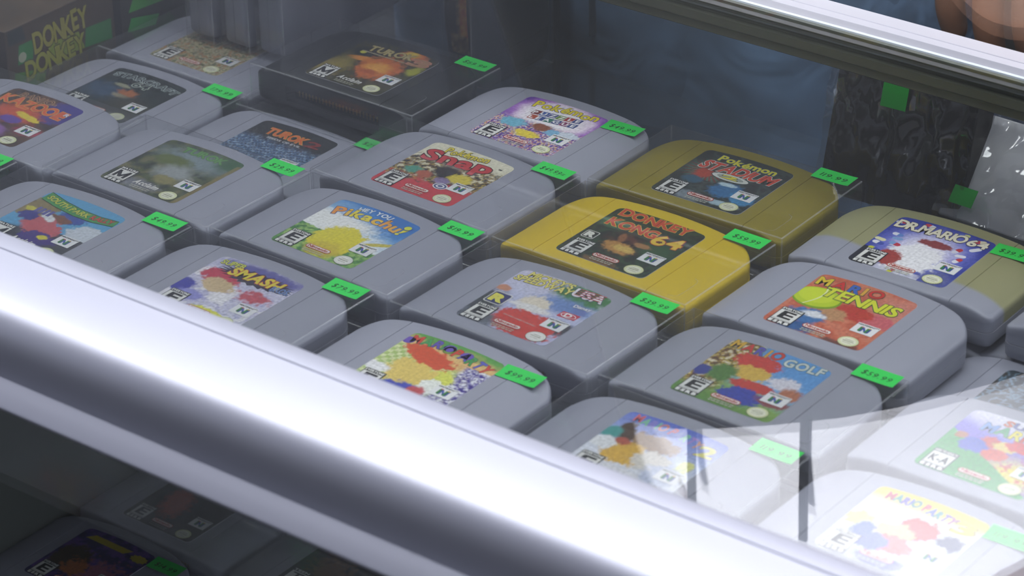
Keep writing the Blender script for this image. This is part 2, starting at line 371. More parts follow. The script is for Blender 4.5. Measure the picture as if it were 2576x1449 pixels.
def a_stad():
    def f(x, y):
        c = chaos(x, y, ['#1f2726', '#2e3835', '#3d4a46', '#252c2c'], .1)
        a = math.atan2(y - 42, x + 12)
        if x < -2 and y > 32: c = mixc(c, lin('#49806c') if math.sin(a * 26) > 0 else lin('#8a2d22'), .8 * max(0, min(1, (math.hypot(x + 12, y - 42) - 3) / 5)) * max(0, 1 - (math.hypot(x + 12, y - 42) - 8) / 8))
        c = blob(c, x, y, -14, 39, 5, 6, '#b0402a', .4); c = blob(c, x, y, -15, 30, 6, 4, '#2f5870', .4); c = blob(c, x, y, 7, 28, 9, 8, '#2c6b9d', .3, rot=.5); c = blob(c, x, y, 19, 24, 8, 6, '#3a86b8', .3, rot=-.5)
        c = blob(c, x, y, 4, 34, 5, 2, '#b9d2dd', .4); c = blob(c, x, y, 13, 14, 9, 2.5, '#a9c3cf', .5); c = blob(c, x, y, -8, 13, 12, 4.5, '#7f8b94', .6)
        return c
    def d(mb):
        ell(mb, 1.2, 41.2, 11.5, 3.9, '#2a3534', z=.08); ell(mb, 1.2, 41.2, 11, 3.5, '#d7dbd4', z=.1); ell(mb, 1.2, 41.2, 8, 2.3, '#9fa8a0', z=.12); text(mb, '2', -3.2, 39.6, 5.2, 39.8, 3.4, '#e6d92e', '#5d5a1c', z=.14)
        text(mb, 'STADIUM', -21, 44.3, 22.3, 45.6, 9.2, '#d5452c', [('#dfe0d6', .066), ('#7d1f18', .034)], shear=.18, jit=.04)
        text(mb, 'Pokémon', -16, 55.2, 18.4, 56.3, 6.2, '#e6de33', [('#4a5f80', .066)], jit=.1, z=.12)
        furniture(mb)
    return f, d
def a_dk():
    def f(x, y):
        c = chaos(x, y, ['#0f1c16', '#18301f', '#2b4a2c', '#13261d'], .16)
        c = mixc(c, chaos(x, y, ['#2a1410', '#452018', '#5b2c1c'], .2), max(0, min(1, 1.6 - math.hypot((x + 2) / 14, (y - 33) / 14) * 1.5)))
        c = blob(c, x, y, 16, 36, 10, 8, '#27502e', .6); c = blob(c, x, y, -20, 48, 8, 5, '#35663a', .7)
        c = blob(c, x, y, -2, 27.5, 9.5, 5.5, '#b7843f', .3, rot=-.15); c = blob(c, x, y, 1, 28, 6, 3, '#d3b15a', .5); c = blob(c, x, y, -6, 37, 2, 4.5, '#8e5a35', .4, rot=.3); c = blob(c, x, y, 7, 36, 5, 2.2, '#a8794a', .4)
        return blob(c, x, y, -1, 10, 10, 3, '#7a5a36', .6)
    def d(mb):
        Y = [('#e8c048', .066)]
        text(mb, 'DONKEY', -23, 56.6, 18.5, 58, 7.6, '#cf4a2c', Y, shear=-.05, jit=.05); text(mb, 'KONG', -23, 45, 6.5, 45.4, 7.8, '#cf4a2c', Y, jit=.05)
        text(mb, '64', 8, 40.6, 23.5, 42.4, 10, '#e8c23a', [('#b03a20', .066)], z=.12); ell(mb, 12, 44, 1.4, 1.3, '#5a2412', z=.3, n=10, scal=.3)
        rrect(mb, -25.3, 26.6, -17.6, 34.6, 1.2, '#d7d8cf', .1); rrect(mb, -24.8, 27.1, -18.1, 34.1, 1, '#1c2420', .12); text(mb, 'R', -23.6, 28.2, -19.2, 28.2, 4.8, '#e8e8de', z=.14, bold=.066)
        furniture(mb)
    return f, d
def a_mick():
    def f(x, y):
        c = ramp(['#b9bfe0', '#c8c9e2', '#d2cfe6'], (y - 30) / 35)
        c = blob(c, x, y, 14, 58, 17, 10, '#3f7d45', .5); c = blob(c, x, y, 12, 45, 16, 7, '#6f8cc4', .6); c = blob(c, x, y, -2, 38, 8, 8, '#e3d8c4', .3)
        c = blob(c, x, y, -24, 26, 10, 13, '#34363f', .5); c = blob(c, x, y, 22, 26, 9, 6, '#3a3c44', .4)
        c = blob(c, x, y, 6, 19, 19, 12.5, '#cf3a2a', .15, rot=-.15); c = blob(c, x, y, -18, 12, 12, 7, '#5b616b', .5); c = blob(c, x, y, -1, 34, 11, 3, '#e6e4e2', .3); return blob(c, x, y, -24, 43, 4, 3, '#c98a6a', .3)
    def d(mb):
        Y = [('#4c4220', .066)]
        text(mb, "MICKEY'S", -22, 59, 3.6, 60.2, 4.9, '#e8dc74', Y, shear=.1); text(mb, 'SPEEDWAY', -26, 52.6, 6.3, 55, 5.2, '#e8dc74', Y, shear=.1, z=.12)
        text(mb, 'USA', 6.8, 55.8, 24, 56.8, 7.6, '', [('#33386c', .066)], colors=['#e8e6ea', '#e3dce2', '#e8e6ea'], z=.12)
        for k in range(4): poly(mb, [(8, 57 + k * 1.9), (23, 57.8 + k * 1.9), (23, 58.4 + k * 1.9), (8, 57.6 + k * 1.9)], '#c4424e', .30)
        rrect(mb, -25, 26.6, -14.2, 38.4, 1.6, '#d9d8d0', .1); rrect(mb, -24.4, 27.2, -14.8, 37.8, 1.3, '#222a66', .12); text(mb, 'R', -22.8, 29.2, -16.6, 29.2, 6.6, '#e4dc56', z=.14, bold=.066)
        text(mb, 'Disney', 15.2, 46.8, 24.6, 47.6, 2.6, '#e8e8f0', '#3b3f7a', z=.1); text(mb, 'INTER', 17, 44.2, 24.4, 44.4, 1.9, '#7f8ad0', z=.1); text(mb, 'ACTIVE', 17.6, 42.0, 24.8, 42.2, 1.7, '#7f8ad0', z=.1)
        poly(mb, [(13.6, 35.4), (23.6, 36), (24, 41.4), (14, 41)], '#c92f44', .1); ell(mb, 18.8, 38.4, 4.4, 2.2, '#ececec', z=.12); ell(mb, 18.8, 38.4, 3.9, 1.8, '#c92f44', z=.14); text(mb, 'D', 16.8, 36.8, 20.6, 37, 3.2, '#f0eeee', z=.16)
        text(mb, '2000 DISNEY LICENSED TO NINTENDO', -8, 21.6, 12, 20.4, .95, '#d9c8c0', z=.1, bold=.012)
        furniture(mb, seal='#e6e6df')
    return f, d
def a_tenn():
    def f(x, y):
        c = chaos(x, y, ['#bd5f45', '#c96b4e', '#c9775c'], .12); c = blob(c, x, y, 22, 50, 14, 14, '#c98070', .9)
        c = blob(c, x, y, 19, 37, 9.5, 6.5, '#c8616a', .1); c = blob(c, x, y, 6, 38, 10, 7, '#b93a30', .2); c = blob(c, x, y, -2, 31, 8, 6, '#b98a62', .25); c = blob(c, x, y, -12, 23, 10, 7.5, '#3c6ea8', .3)
        c = blob(c, x, y, -12, 12, 11, 5, '#2c5890', .4); c = blob(c, x, y, -9, 26, 6, 3, '#d9dbe2', .4); return blob(c, x, y, 16, 6.5, 14, 5, '#6a4038', .4)
    def d(mb):
        ell(mb, -16.5, 41, 13, 10.3, '#7fa022', z=.05, n=40); ell(mb, -17, 41.8, 12.2, 9.4, '#b9cf24', z=.07, n=40); ell(mb, -18, 43, 9.4, 7, '#cadb30', z=.09, n=36)
        pts = [(-20 + 4.2 * math.sin(t * 2.4), 32.5 + 19 * t) for t in [k / 12 for k in range(13)]]
        poly(mb, [(a, b) for a, b in pts] + [(a + .8, b) for a, b in reversed(pts)], '#e4ebb0', .11)
        G = [('#356044', .066)]
        text(mb, 'MARIO', -25, 53.4, 9.5, 56.4, 7.4, '', G, colors=['#dfc02a', '#c9312c', '#3d5fb4', '#d9a13c', '#c9312c'], jit=.06, z=.14, gap=.2)
        text(mb, 'TENNIS', -17.5, 44.6, 23.4, 45.2, 9.2, '#d3d834', G, shear=.08, jit=.04, z=.14)
        furniture(mb)
    return f, d
def a_drm():
    def f(x, y):
        r = math.hypot((x) / 26, (y - 38) / 26); c = ramp(['#e9e6f4', '#c8c6ea', '#6a72c8', '#2f3f9e'], r * 1.15 - .25 + .08 * nz(x, y, .2))
        c = blob(c, x, y, -1, 26, 15, 16, '#f0eff4', .15, wob=.2); c = blob(c, x, y, -12, 21, 7, 8, '#a23c36', .15); c = blob(c, x, y, 2, 46, 9, 3.6, '#8a3a40', .2)
        if y < 13 and x < 12: c = mixc(c, lin('#f0eff4'), .6)
        if x < -18 and y < 26: c = lin('#1d2030')
        return blob(c, x, y, 19, 14, 8, 8, '#5b629e', .5)
    def cap(mb, x, y, r, a, c1, c2):
        dx, dy = math.cos(a), math.sin(a)
        for sgn, cc in ((-1, c1), (1, c2)):
            pts = [(x + sgn * dx * 0 - dy * r, y + dx * r), (x - dy * -r, y - dx * r)]
            pts = [(x - dy * r, y + dx * r)] + [(x + sgn * dx * r * 1.1 + sgn * dx * r * math.sin(t) - dy * r * math.cos(t), y + sgn * dy * r * 1.1 + sgn * dy * r * math.sin(t) + dx * r * math.cos(t)) for t in [math.pi * k / 8 for k in range(9)]] + [(x + dy * r, y - dx * r)]
            poly(mb, pts, cc, .06)
    def d(mb):
        for (x, y, r, a, c1, c2) in [(-19, 45, 1.5, -.1, '#dfe2ee', '#5f86c8'), (-17, 41, 1.4, .1, '#7fa3d4', '#7fa3d4'), (-15.5, 35.5, 1.6, -.2, '#7fa3d4', '#c22f4a'), (-24, 36, 1.5, -.1, '#dcd9b0', '#dcd9b0'), (-23, 32, 1.6, -.2, '#e4e4ee', '#3f4fa8'), (-22, 25.5, 1.4, -.2, '#c8cc3c', '#3f4fa8'), (14, 46, 1.6, 1.2, '#d6d6e6', '#c8343e'), (18, 42, 1.4, .2, '#e6e6f0', '#e6e6f0'), (19, 37, 1.5, 1.2, '#e6e6f0', '#c8343e'), (21, 52, 1.6, .9, '#e6e6f0', '#e6e6f0'), (-10, 62, 1.5, -.2, '#c84050', '#e4e4ee'), (9, 62.6, 1.5, .2, '#5f76c8', '#cfd28e'), (19, 60.6, 1.6, .4, '#c84050', '#dfd6b8'), (-24, 58, 1.5, .4, '#e4e4ee', '#c84050'), (-3, 9.6, 1.3, 1.3, '#c8cc3c', '#c22f4a')]: cap(mb, x, y, r, a, c1, c2)
        text(mb, 'DR.MARIO', -25.5, 52.2, 12.6, 54.4, 8, '#ece6cf', [('#4a3c34', .066)], shear=.05, z=.12, gap=.04); text(mb, '64', 14.2, 54.3, 24.6, 55, 6.6, '#ece6cf', [('#4a3c34', .066)], z=.12)
        furniture(mb)
    return f, d
def a_golf():
    def f(x, y):
        c = ramp(['#5a8a3a', '#7fa34a', '#7fb0dc', '#5a98d4'], (y - 8 + x * .25) / 44)
        if x < -8: c = mixc(c, chaos(x, y, ['#5a3a20', '#b08a3c', '#2c2418', '#d8c848', '#8a4a30', '#d9cdb0'], .38), min(1, (-8 - x) / 5) * max(0, min(1, (y - 16) / 5)))
        c = blob(c, x, y, -6, 51, 12, 7, '#c83a2e', .15); c = blob(c, x, y, -3, 41, 9.5, 7, '#d6b045', .2); c = blob(c, x, y, -15, 34, 7, 8, '#4f7a34', .3); c = blob(c, x, y, 4, 31, 12, 4.5, '#c4382c', .15); c = blob(c, x, y, 4, 21, 12, 7, '#2c3fa4', .15); c = blob(c, x, y, 15, 41, 8, 6, '#d9d6e0', .25); c = blob(c, x, y, -24, 31, 4, 5, '#2c3a8c', .3)
        c = blob(c, x, y, 22, 34, 6, 6, '#b06a48', .4); return blob(c, x, y, 20, 24, 9, 4, '#8a3f44', .4)
    def d(mb):
        text(mb, 'MARIO', -25.6, 57, 1, 57.8, 7.2, '', [('#e6eaf0', .066), ('#3c6a4c', .066)], colors=['#d9a92c', '#c9312c', '#5a4fae', '#d9a13c', '#c9312c'], jit=.08, gap=.2)
        text(mb, 'GOLF', 4.2, 55.6, 24.4, 57.2, 6.6, '#ccd4d0', [('#e6eaf0', .066), ('#3c6a4c', .066)], z=.1, gap=.16)
        furniture(mb)
    return f, d
def a_turo():
    def f(x, y):
        c = chaos(x, y, ['#26301c', '#3f4c2a', '#5b6536', '#2b3a26', '#6d6a44'], .17)
        c = blob(c, x, y, 4, 52, 24, 9, '#7f8f94', .9); c = blob(c, x, y, 22, 60, 10, 9, '#2f5a34', .9); c = blob(c, x, y, -8, 45, 12, 6, '#5d6a2c', .4); c = blob(c, x, y, 2, 34, 11, 8, '#9aa0a0', .8); c = blob(c, x, y, 4, 26, 8, 4.5, '#8a8350', .4); c = blob(c, x, y, -4, 14, 13, 5, '#787c86', .7)
        if x > 24.5 and y < 60: c = mixc(c, lin('#8a7a44'), .8)
        return c
    def d(mb):
        text(mb, 'TUROK', -13, 55.4, 16, 56.6, 6, '#5f9a4c', [('#39522f', .066)], jit=.06); furniture(mb, rating='M', word='MATURE', maker='acclaim')
    return f, d
def a_turok2():
    def f(x, y):
        t = (y - 42 - 3 * nz(x, 0, .2)) / 6; c = mixc(chaos(x, y, ['#3a5a80', '#5b7fa8', '#2c4468', '#8fa9c4'], .5), lin('#26292e'), t)
        k = (math.sin(x * 1.7 + 2 * nz(x, y, .2)) * math.sin(y * 2.1 + x)) ; 
        if y < 46 and k > .55: c = lin('#16202e')
        return c
    def d(mb):
        text(mb, 'TUROK', -17, 50.6, 10, 51.4, 7.4, '#e06a2c', [('#e0b04a', .066), ('#4a2010', .034)], jit=.08); text(mb, '2', 12.4, 50.4, 21, 51, 6.6, '#8a2c28', z=.1)
        text(mb, 'SEEDS OF EVIL', -12, 46.4, 12, 46.8, 1.9, '#c9cdd4', z=.1); furniture(mb, rating='M', word='MATURE', maker='acclaim')
    return f, d
def a_turok3():
    def f(x, y):
        c = chaos(x, y, ['#1c1c12', '#3a3618', '#54501f', '#2a2a18'], .2)
        c = blob(c, x, y, -17, 50, 8, 6, '#0f120c', .3); c = blob(c, x, y, -18, 49, 2, 1.6, '#c9c52c', .3); c = blob(c, x, y, -12, 42, 9, 3, '#d98a2c', .4, rot=.2); c = blob(c, x, y, 4, 37, 13, 15, '#cf6a24', .35); c = blob(c, x, y, 3, 36, 8, 7, '#e8a238', .7); c = blob(c, x, y, 2, 30, 7, 3, '#b3521e', .6)
        c = blob(c, x, y, 10, 61, 9, 5, '#d9732c', .4); c = blob(c, x, y, 8, 62, 5, 3, '#e8c83c', .5); c = blob(c, x, y, -20, 24, 9, 14, '#8a7a34', .7); return blob(c, x, y, 23, 45, 4, 6, '#a8a82c', .6)
    def d(mb):
        text(mb, 'TUROK', -18, 52, 12, 54.6, 7, '#c9b878', [('#6b5030', .066)], jit=.06); text(mb, '3', 14, 50.4, 24.4, 51.6, 8.6, '#b88a60', [('#d8907c', .066), ('#5a2c24', .034)], z=.1)
        poly(mb, [(-20, 50), (11, 50.2), (11, 51.2), (-20, 51)], '#b9ae8c', .1); furniture(mb, rating='M', word='MATURE', maker='acclaim')
    return f, d
def a_banjo():
    def f(x, y):
        c = chaos(x, y, ['#2c1c14', '#4a2c1c', '#5a3a24'], .12); c = blob(c, x, y, 20, 55, 14, 14, '#3a2c8c', .5); c = blob(c, x, y, -2, 40, 16, 10, '#c8502c', .5); c = blob(c, x, y, 6, 40, 10, 2.6, '#e4cc30', .25, rot=-.2); c = blob(c, x, y, 0, 33, 8, 4, '#5a3aa0', .3); c = blob(c, x, y, -16, 24, 10, 7, '#c49a4c', .4)
        c = blob(c, x, y, -2, 18, 12, 7, '#8a5aa0', .5); return blob(c, x, y, 20, 27, 9, 5, '#b03c58', .5)
    def d(mb):
        text(mb, 'BANJO-', -18, 57, 8, 58, 5.2, '#5a3a24', [('#c99a70', .066)], bold=.012); text(mb, 'KAZOOIE', -24, 46.4, 23, 47, 9, '#e0602c', [('#e8b848', .066), ('#8a2c18', .034)], jit=.12, arc=1); furniture(mb); text(mb, 'R', 21, 52.4, 24, 52.4, 3, '#d9d6e6', z=.1)
    return f, d
def a_star():
    def f(x, y):
        c = chaos(x, y, ['#14201f', '#1c2a2c', '#232f30'], .1); c = blob(c, x, y, -14, 36, 14, 9, '#2f4a66', .9, wob=.5); c = blob(c, x, y, -8, 46, 6, 2, '#9a9a80', .5); c = blob(c, x, y, 2, 40, 7, 3.5, '#b0683c', .6, wob=.5); c = blob(c, x, y, 0, 35, 6, 2, '#9a9078', .6, wob=.5)
        return blob(c, x, y, 14, 24, 16, 12, '#3a3a30', .9)
    def d(mb):
        text(mb, 'STARCRAFT', -23, 53.6, 25, 52.6, 5.2, '#1c2a2c', [('#c2d0d0', .066)], arc=2.5, bold=.012); text(mb, '64', -4, 48.4, 7, 48.6, 6.4, '#27393a', [('#c6d2c6', .066)], z=.1, bold=.012); furniture(mb, rating='M', word='MATURE')
    return f, d
def a_tan():
    f = lambda x, y: chaos(x, y, ['#6b7052', '#a89a64', '#d3cba4', '#84764a', '#cfc9b0', '#5f6a5a', '#b0824c'], .3)
    return f, lambda mb: furniture(mb)
def a_rally():
    def f(x, y):
        c = lin('#56a0cc')
        c = blob(c, x, y, 23, 38, 12, 9, '#c7ced8', .15); c = blob(c, x, y, -19, 46, 12, 11, '#8a7a50', .12)
        if y < 32: c = mixc(c, chaos(x, y, ['#2c2c36', '#3c3e48'], .2), (32 - y + .3 * x) / 3)
        c = blob(c, x, y, 4, 48, 9, 6.5, '#2c4aa0', .12); c = blob(c, x, y, -2, 43, 8, 4, '#7a4a34', .15); c = blob(c, x, y, -3, 32, 14, 9, '#c05860', .12, rot=-.3); c = blob(c, x, y, -18, 38, 6, 5, '#2c2c84', .12); c = blob(c, x, y, -8, 42, 7, 2.6, '#d8dade', .3, rot=-.5); c = blob(c, x, y, 4, 22, 12, 6, '#34207c', .12); c = blob(c, x, y, 6, 24, 3, 2.4, '#d3c82c', .2); return blob(c, x, y, -22, 44, 4, 2, '#c8c03c', .2)
    def d(mb):
        G = [(-26, 63), (-12, 59.5), (2, 57.6), (14, 57.4), (26, 59)]; G2 = [(27, 53.4), (14, 50.6), (1, 50.4), (-13, 52.2), (-26, 55)]
        poly(mb, [(a, b + .5) for a, b in G] + [(a, b - .5) for a, b in G2], '#18301c', .08); poly(mb, G + G2, '#3c9048', .1)
        text(mb, 'SOUTH PARK', -24, 56.8, 9, 52.4, 4, '#c4c83c', '#2c4a24', z=.12, arc=-1.0); text(mb, 'RALLY', 11, 52.5, 24.6, 54.2, 4, '#c8402c', '#4a2018', z=.12)
        for k in range(4): poly(mb, [(-19.5 + 3 * k, 42), (-17.3 + 3 * k, 42), (-17.3 + 3 * k, 48), (-19.5 + 3 * k, 48)], '#5a5a9c', .05)
        furniture(mb, rating='M', word='MATURE', maker='acclaim')
    return f, d
def a_smash():
    def f(x, y):
        c = chaos(x, y, ['#c3c2dc', '#d6d4e4', '#a9a8d0', '#e2e0e8'], .14); c = blob(c, x, y, 6, 60, 26, 6, '#5a569c', .7); c = blob(c, x, y, -13, 46, 12, 7, '#c0304c', .12, rot=-.2); c = blob(c, x, y, -9, 39, 10, 6.5, '#cdb48a', .15, rot=-.2); c = blob(c, x, y, 0, 30, 6, 5, '#e8e6ec', .15); c = blob(c, x, y, -24, 30, 6, 7, '#3436a0', .3); c = blob(c, x, y, 14, 40, 9, 5, '#c04a58', .5, wob=.6)
        c = blob(c, x, y, 4, 14, 13, 5, '#dcdc3c', .15); return blob(c, x, y, -14, 24, 8, 5, '#8c8cd0', .4)
    def d(mb):
        pts = []
        for i in range(44):
            a = 2 * math.pi * i / 44; k = 1 + (.30 if i % 2 else -.04); pts.append((3 + 20 * k * math.cos(a) * .95, 54 + 4.6 * k * math.sin(a) * 1.15))
        poly(mb, pts, '#26223c', .08)
        text(mb, 'SUPER', -23.5, 57, -9.5, 58.4, 4.2, '#c8cc50', [('#22283a', .066)], z=.1); text(mb, 'SMASH', -13.5, 51, 18, 51.4, 7.6, '#e0d02e', [('#c8382c', .066)], z=.14, shear=.12, jit=.04); text(mb, 'BROS.', 15.4, 49.6, 26, 50.6, 4.6, '#6a8ac4', [('#22283a', .066)], z=.16)
        furniture(mb, maker='nintendo')
    return f, d
def a_party1():
    def f(x, y):
        c = lin('#d7dfa8') if (int((x + 40) / 2.6) + int(y / 2.6)) % 2 else lin('#a8c070')
        c = mixc(c, ramp(['#d9b070', '#e0b878', '#5a9c44'], (y - 50 + 3 * nz(x, y, .1)) / 12), (y - 46 + .2 * x) / 5)
        if x > 12: c = mixc(c, chaos(x, y, ['#3c2c8c', '#e0e2ee', '#5a48a8', '#4a2c5a', '#dfe2ea'], .4), (x - 12) / 3 * (1 if y < 52 else 0))
        c = blob(c, x, y, 9, 34, 8, 9, '#d6da5c', .2); c = blob(c, x, y, -6, 33, 13, 12, '#dfc468', .1); c = blob(c, x, y, -7, 49, 16.5, 6.5, '#d0512c', .08, rot=-.25); c = blob(c, x, y, 10, 27, 6, 7, '#e8ebe4', .12); c = blob(c, x, y, 0, 16, 13, 8, '#3a46b4', .3); c = blob(c, x, y, 7, 19, 5, 6, '#c04a50', .3); return blob(c, x, y, -23, 28, 8, 4, '#e8e8ea', .3)
    def d(mb):
        for x, y in ((-4, 60.6), (7, 59.6), (-25.5, 56)): ell(mb, x, y, 3.4, 3.1, '#6a50b0', z=.06)
        text(mb, 'MARIO', -24, 55.2, -.5, 57, 6.4, '', [('#6a3c34', .066)], colors=['#cf4432', '#3f9a52', '#5a4fae', '#3f9a52', '#7a9a3a'], jit=.12, arc=.6); text(mb, 'PARTY', 0, 56, 23, 50.5, 6.6, '', [('#6a3c34', .066)], colors=['#cf4432', '#5a62c0', '#3f9a52', '#5a62c0', '#cf4432'], jit=.12, arc=1.0)
        furniture(mb)
    return f, d
def a_party2():
    def f(x, y):
        c = ramp(['#dfe3ee', '#b9c4e4', '#8fa0dc', '#5c70cc'], (y - 28) / 36); c = blob(c, x, y, -2, 46, 14, 7, '#9a7a58', .25); c = blob(c, x, y, -18, 48, 4, 10, '#4a3420', .3, rot=.4); c = blob(c, x, y, -8, 32, 12, 9, '#dcae3c', .15); c = blob(c, x, y, 5, 33, 9, 8, '#dcd6cc', .2); c = blob(c, x, y, -24, 44, 5, 5, '#3f9a94', .4); c = blob(c, x, y, -22, 35, 7, 5, '#e4e6e8', .2); c = blob(c, x, y, -15, 40, 4, 3, '#b05038', .3)
        c = blob(c, x, y, 20, 38, 4, 5, '#dede90', .2); c = blob(c, x, y, 15, 26, 9, 8, '#c0c8e0', .3); return blob(c, x, y, -2, 16, 12, 6, '#e2e2e8', .3)
    def d(mb):
        text(mb, 'MARIO PARTY', -22, 57, 15, 53.6, 5.8, '', [('#8892d4', .066)], colors=['#d9626c', '#7cc49c', '#8a80d4', '#7cc49c', '#d98a7c', '#d9626c', '#8a9ad8', '#7cc49c', '#b08ad0', '#e0a070'], jit=.1, arc=1.4); text(mb, '2', 17, 49.4, 25, 50, 8.6, '#dfd86a', [('#8a80c0', .066)])
        furniture(mb)
    return f, d
def a_party3():
    def f(x, y):
        c = ramp(['#dfe2ec', '#e8e6ea', '#ece8d8', '#e4d24a', '#d8bc2c'], (y - 38) / 27); c = blob(c, x, y, 4, 42, 10, 9, '#cc3f3a', .08); c = blob(c, x, y, -4, 35, 9, 7, '#dcc890', .15); c = blob(c, x, y, 0, 26, 11, 7, '#d87070', .2); c = blob(c, x, y, -9, 24, 8, 7, '#5a6cc8', .15); c = blob(c, x, y, -21, 36, 7, 6, '#e0dc74', .15); c = blob(c, x, y, -16, 30, 5, 6, '#4a66b4', .2)
        c = blob(c, x, y, 20, 40, 6, 7, '#4c5274', .3); c = blob(c, x, y, 15, 32, 8, 5, '#e4e6ec', .2); return blob(c, x, y, 2, 12, 14, 5, '#7078c0', .5)
    def d(mb):
        text(mb, 'MARIO PARTY', -21, 56, 13, 54, 5.4, '', [('#e9e6ee', .066), ('#7a4c80', .066)], colors=['#c83c50', '#3f9a8c', '#5a4fc0', '#4c68c8', '#2c8a84', '#c83c50', '#4c68c8', '#3f9a94', '#6a4fae', '#a04a90'], jit=.1, arc=1.2); text(mb, '3', 15.4, 49.8, 24, 50.6, 8.4, '#dcc83c', [('#e9e6ee', .066), ('#8a7a40', .066)])
        furniture(mb)
    return f, d
def a_sixty():
    def f(x, y):
        c = ramp(['#6c5cc4', '#7a74cc', '#c3c2e0', '#d4d4e2'], (y - 38 + .2 * x) / 24); c = mixc(c, chaos(x, y, ['#d8c838', '#c8b02c', '#e4dc6c', '#c86a2c'], .3), 1.3 - math.hypot((x - 14) / 20, (y - 24) / 14)); 
        if y < 30 - .62 * (x + 4): c = lin('#2a9440')
        c = blob(c, x, y, -8, 42, 5, 5, '#c4483c', .15); c = blob(c, x, y, -13, 36, 7, 5.5, '#3a50b8', .15); c = blob(c, x, y, 0, 42, 6, 4, '#d8c068', .2); c = blob(c, x, y, 6, 46, 7, 5, '#cc3c3a', .1); c = blob(c, x, y, -1, 34, 6, 5, '#cc5238', .2); c = blob(c, x, y, -21, 41, 3, 3, '#a8683c', .2)
        return c
    def d(mb):
        text(mb, 'SUPER', -10, 58.6, 14, 58.4, 4.8, '', [('#6a6c50', .066)], colors=['#c8623c', '#5a62a0', '#c8c83c', '#3f9a52', '#c8623c'], jit=.1); text(mb, 'MARIO 64', -17, 50, 24, 50, 7.2, '', [('#e4e0a0', .066), ('#5a6450', .066)], colors=['#6a94d4', '#3f9a62', '#d8cc3c', '#c84a3c', '#6a94d4', '#a8a8b0', '#a8a8b0'], jit=.1)
        furniture(mb, rating='KA', word='KIDS TO ADULTS')
    return f, d
def a_far(): return (lambda x, y: chaos(x, y, ['#2f3a44', '#4a4f52', '#6c8ca4', '#3a3836'], .2)), (lambda mb: furniture(mb, rating='T', word='TEEN'))
def a_low1():
    def f(x, y):
        c = chaos(x, y, ['#1c1c18', '#2c2c24', '#20241f'], .15); c = blob(c, x, y, -8, 36, 9, 15, '#b04a24', .5, rot=.3); c = blob(c, x, y, 2, 58, 18, 5, '#7a3418', .7); return blob(c, x, y, -6, 56, 9, 5, '#8a7a2c', .6)
    return f, lambda mb: (ell(mb, 0, 53, 8, 2, '#8a8a84', z=.06), furniture(mb, lines_col='#8a8a84'))
def a_low2():
    def f(x, y):
        c = chaos(x, y, ['#241a5c', '#342474', '#5a3a8c'], .14); c = blob(c, x, y, 12, 30, 16, 12, '#a05a78', .5, wob=.7); c = blob(c, x, y, -14, 34, 12, 14, '#3a2a14', .3); return blob(c, x, y, -5, 28, 8, 8, '#a8602c', .5, wob=.6)
    def d(mb):
        poly(mb, [(-22, 55), (-18, 60), (12, 60), (8, 55)], '#b8a424', .08); ell(mb, 20, 56, 6, 3.4, '#b8a424', z=.08, n=20, scal=.1); furniture(mb, lines_col='#8a8a84')
    return f, d
def a_low3():
    def f(x, y): c = chaos(x, y, ['#14100c', '#241a10', '#1c1814'], .15); c = blob(c, x, y, -14, 52, 10, 6, '#6a2c18', .6); return blob(c, x, y, -6, 34, 12, 12, '#7a5424', .7, wob=.6)
    return f, lambda mb: furniture(mb, rating='T', word='TEEN', lines_col='#8a8a84')
def make_label(art, parent):
    f, d = art(); mb = MB(); label_base(mb, f); d(mb)
    o = mb.build('picture_label', M['print'], parent); o.location = (0, 0, (ZT + .2) * MM); return o

# ---------------------------------------------------------------- one cartridge with its parts
def make_cart(loc, color, label, group, art=None, rot=0., name='game_cartridge', price=None, tint=None):
    r = empty(name, loc, (0, 0, rot)); tag(r, label, 'game cartridge', group)
    a, b, c, first = shells(color)
    if first: a.parent = b.parent = c.parent = r
    else:
        for s in (a, b, c): inst(s, r)
    if art: make_label(art, r)
    if price: sticker(price, r, 27.8, 53.6, ZT + .35, .03)
    return r
# ---------------------------------------------------------------- price sticker and clear case
STM = {}
def sticker(price, parent, x, y, z, rot=0.):
    mb = MB(); n = 12; w, h = 22.4, 11.6; sk = -.4; g = lin('#2edb58'); cl = lambda u: .9 * max(0, u - .8) ** 2 * 12
    rnd = random.Random(price); cv = rnd.uniform(.2, 1.0); V = []
    for i in range(n + 1):
        for j in range(2):
            u = i / n; V.append((u * w + (sk if j else 0), j * h, .12 + cv * (cl(u) * .6 + .5 * (1 - j) * max(0, u - .5) ** 2)))
    mb.add(V, [(2 * i, 2 * i + 2, 2 * i + 3, 2 * i + 1) for i in range(n)], g)
    mb.add([(a, b, c - .1) for a, b, c in V], [(2 * i, 2 * i + 1, 2 * i + 3, 2 * i + 2) for i in range(n)], lin('#c8d8c8'))
    m2 = MB(); text(m2, price, 3.2, 3.4, 18.6, 3.0, 3.9, '#0d3a1c', bold=.0, gap=.16, shear=.12, jit=.05)
    for k, (a, b, c) in enumerate(m2.v): u = a / w; m2.v[k] = (a, b, .12 + cv * (cl(u) * .6 + .5 * (1 - b / h) * max(0, u - .5) ** 2) + .07)
    mb.add(m2.v, m2.f); mb.c[-len(m2.v):] = m2.c
    o = mb.build('price_sticker', M['print'], parent); o.location = (x * MM, y * MM, z * MM); o.rotation_euler.z = rot
    return o
CASE = []; M['flap'] = film('flap_edge', (.7, .72, .74), .2, .25)
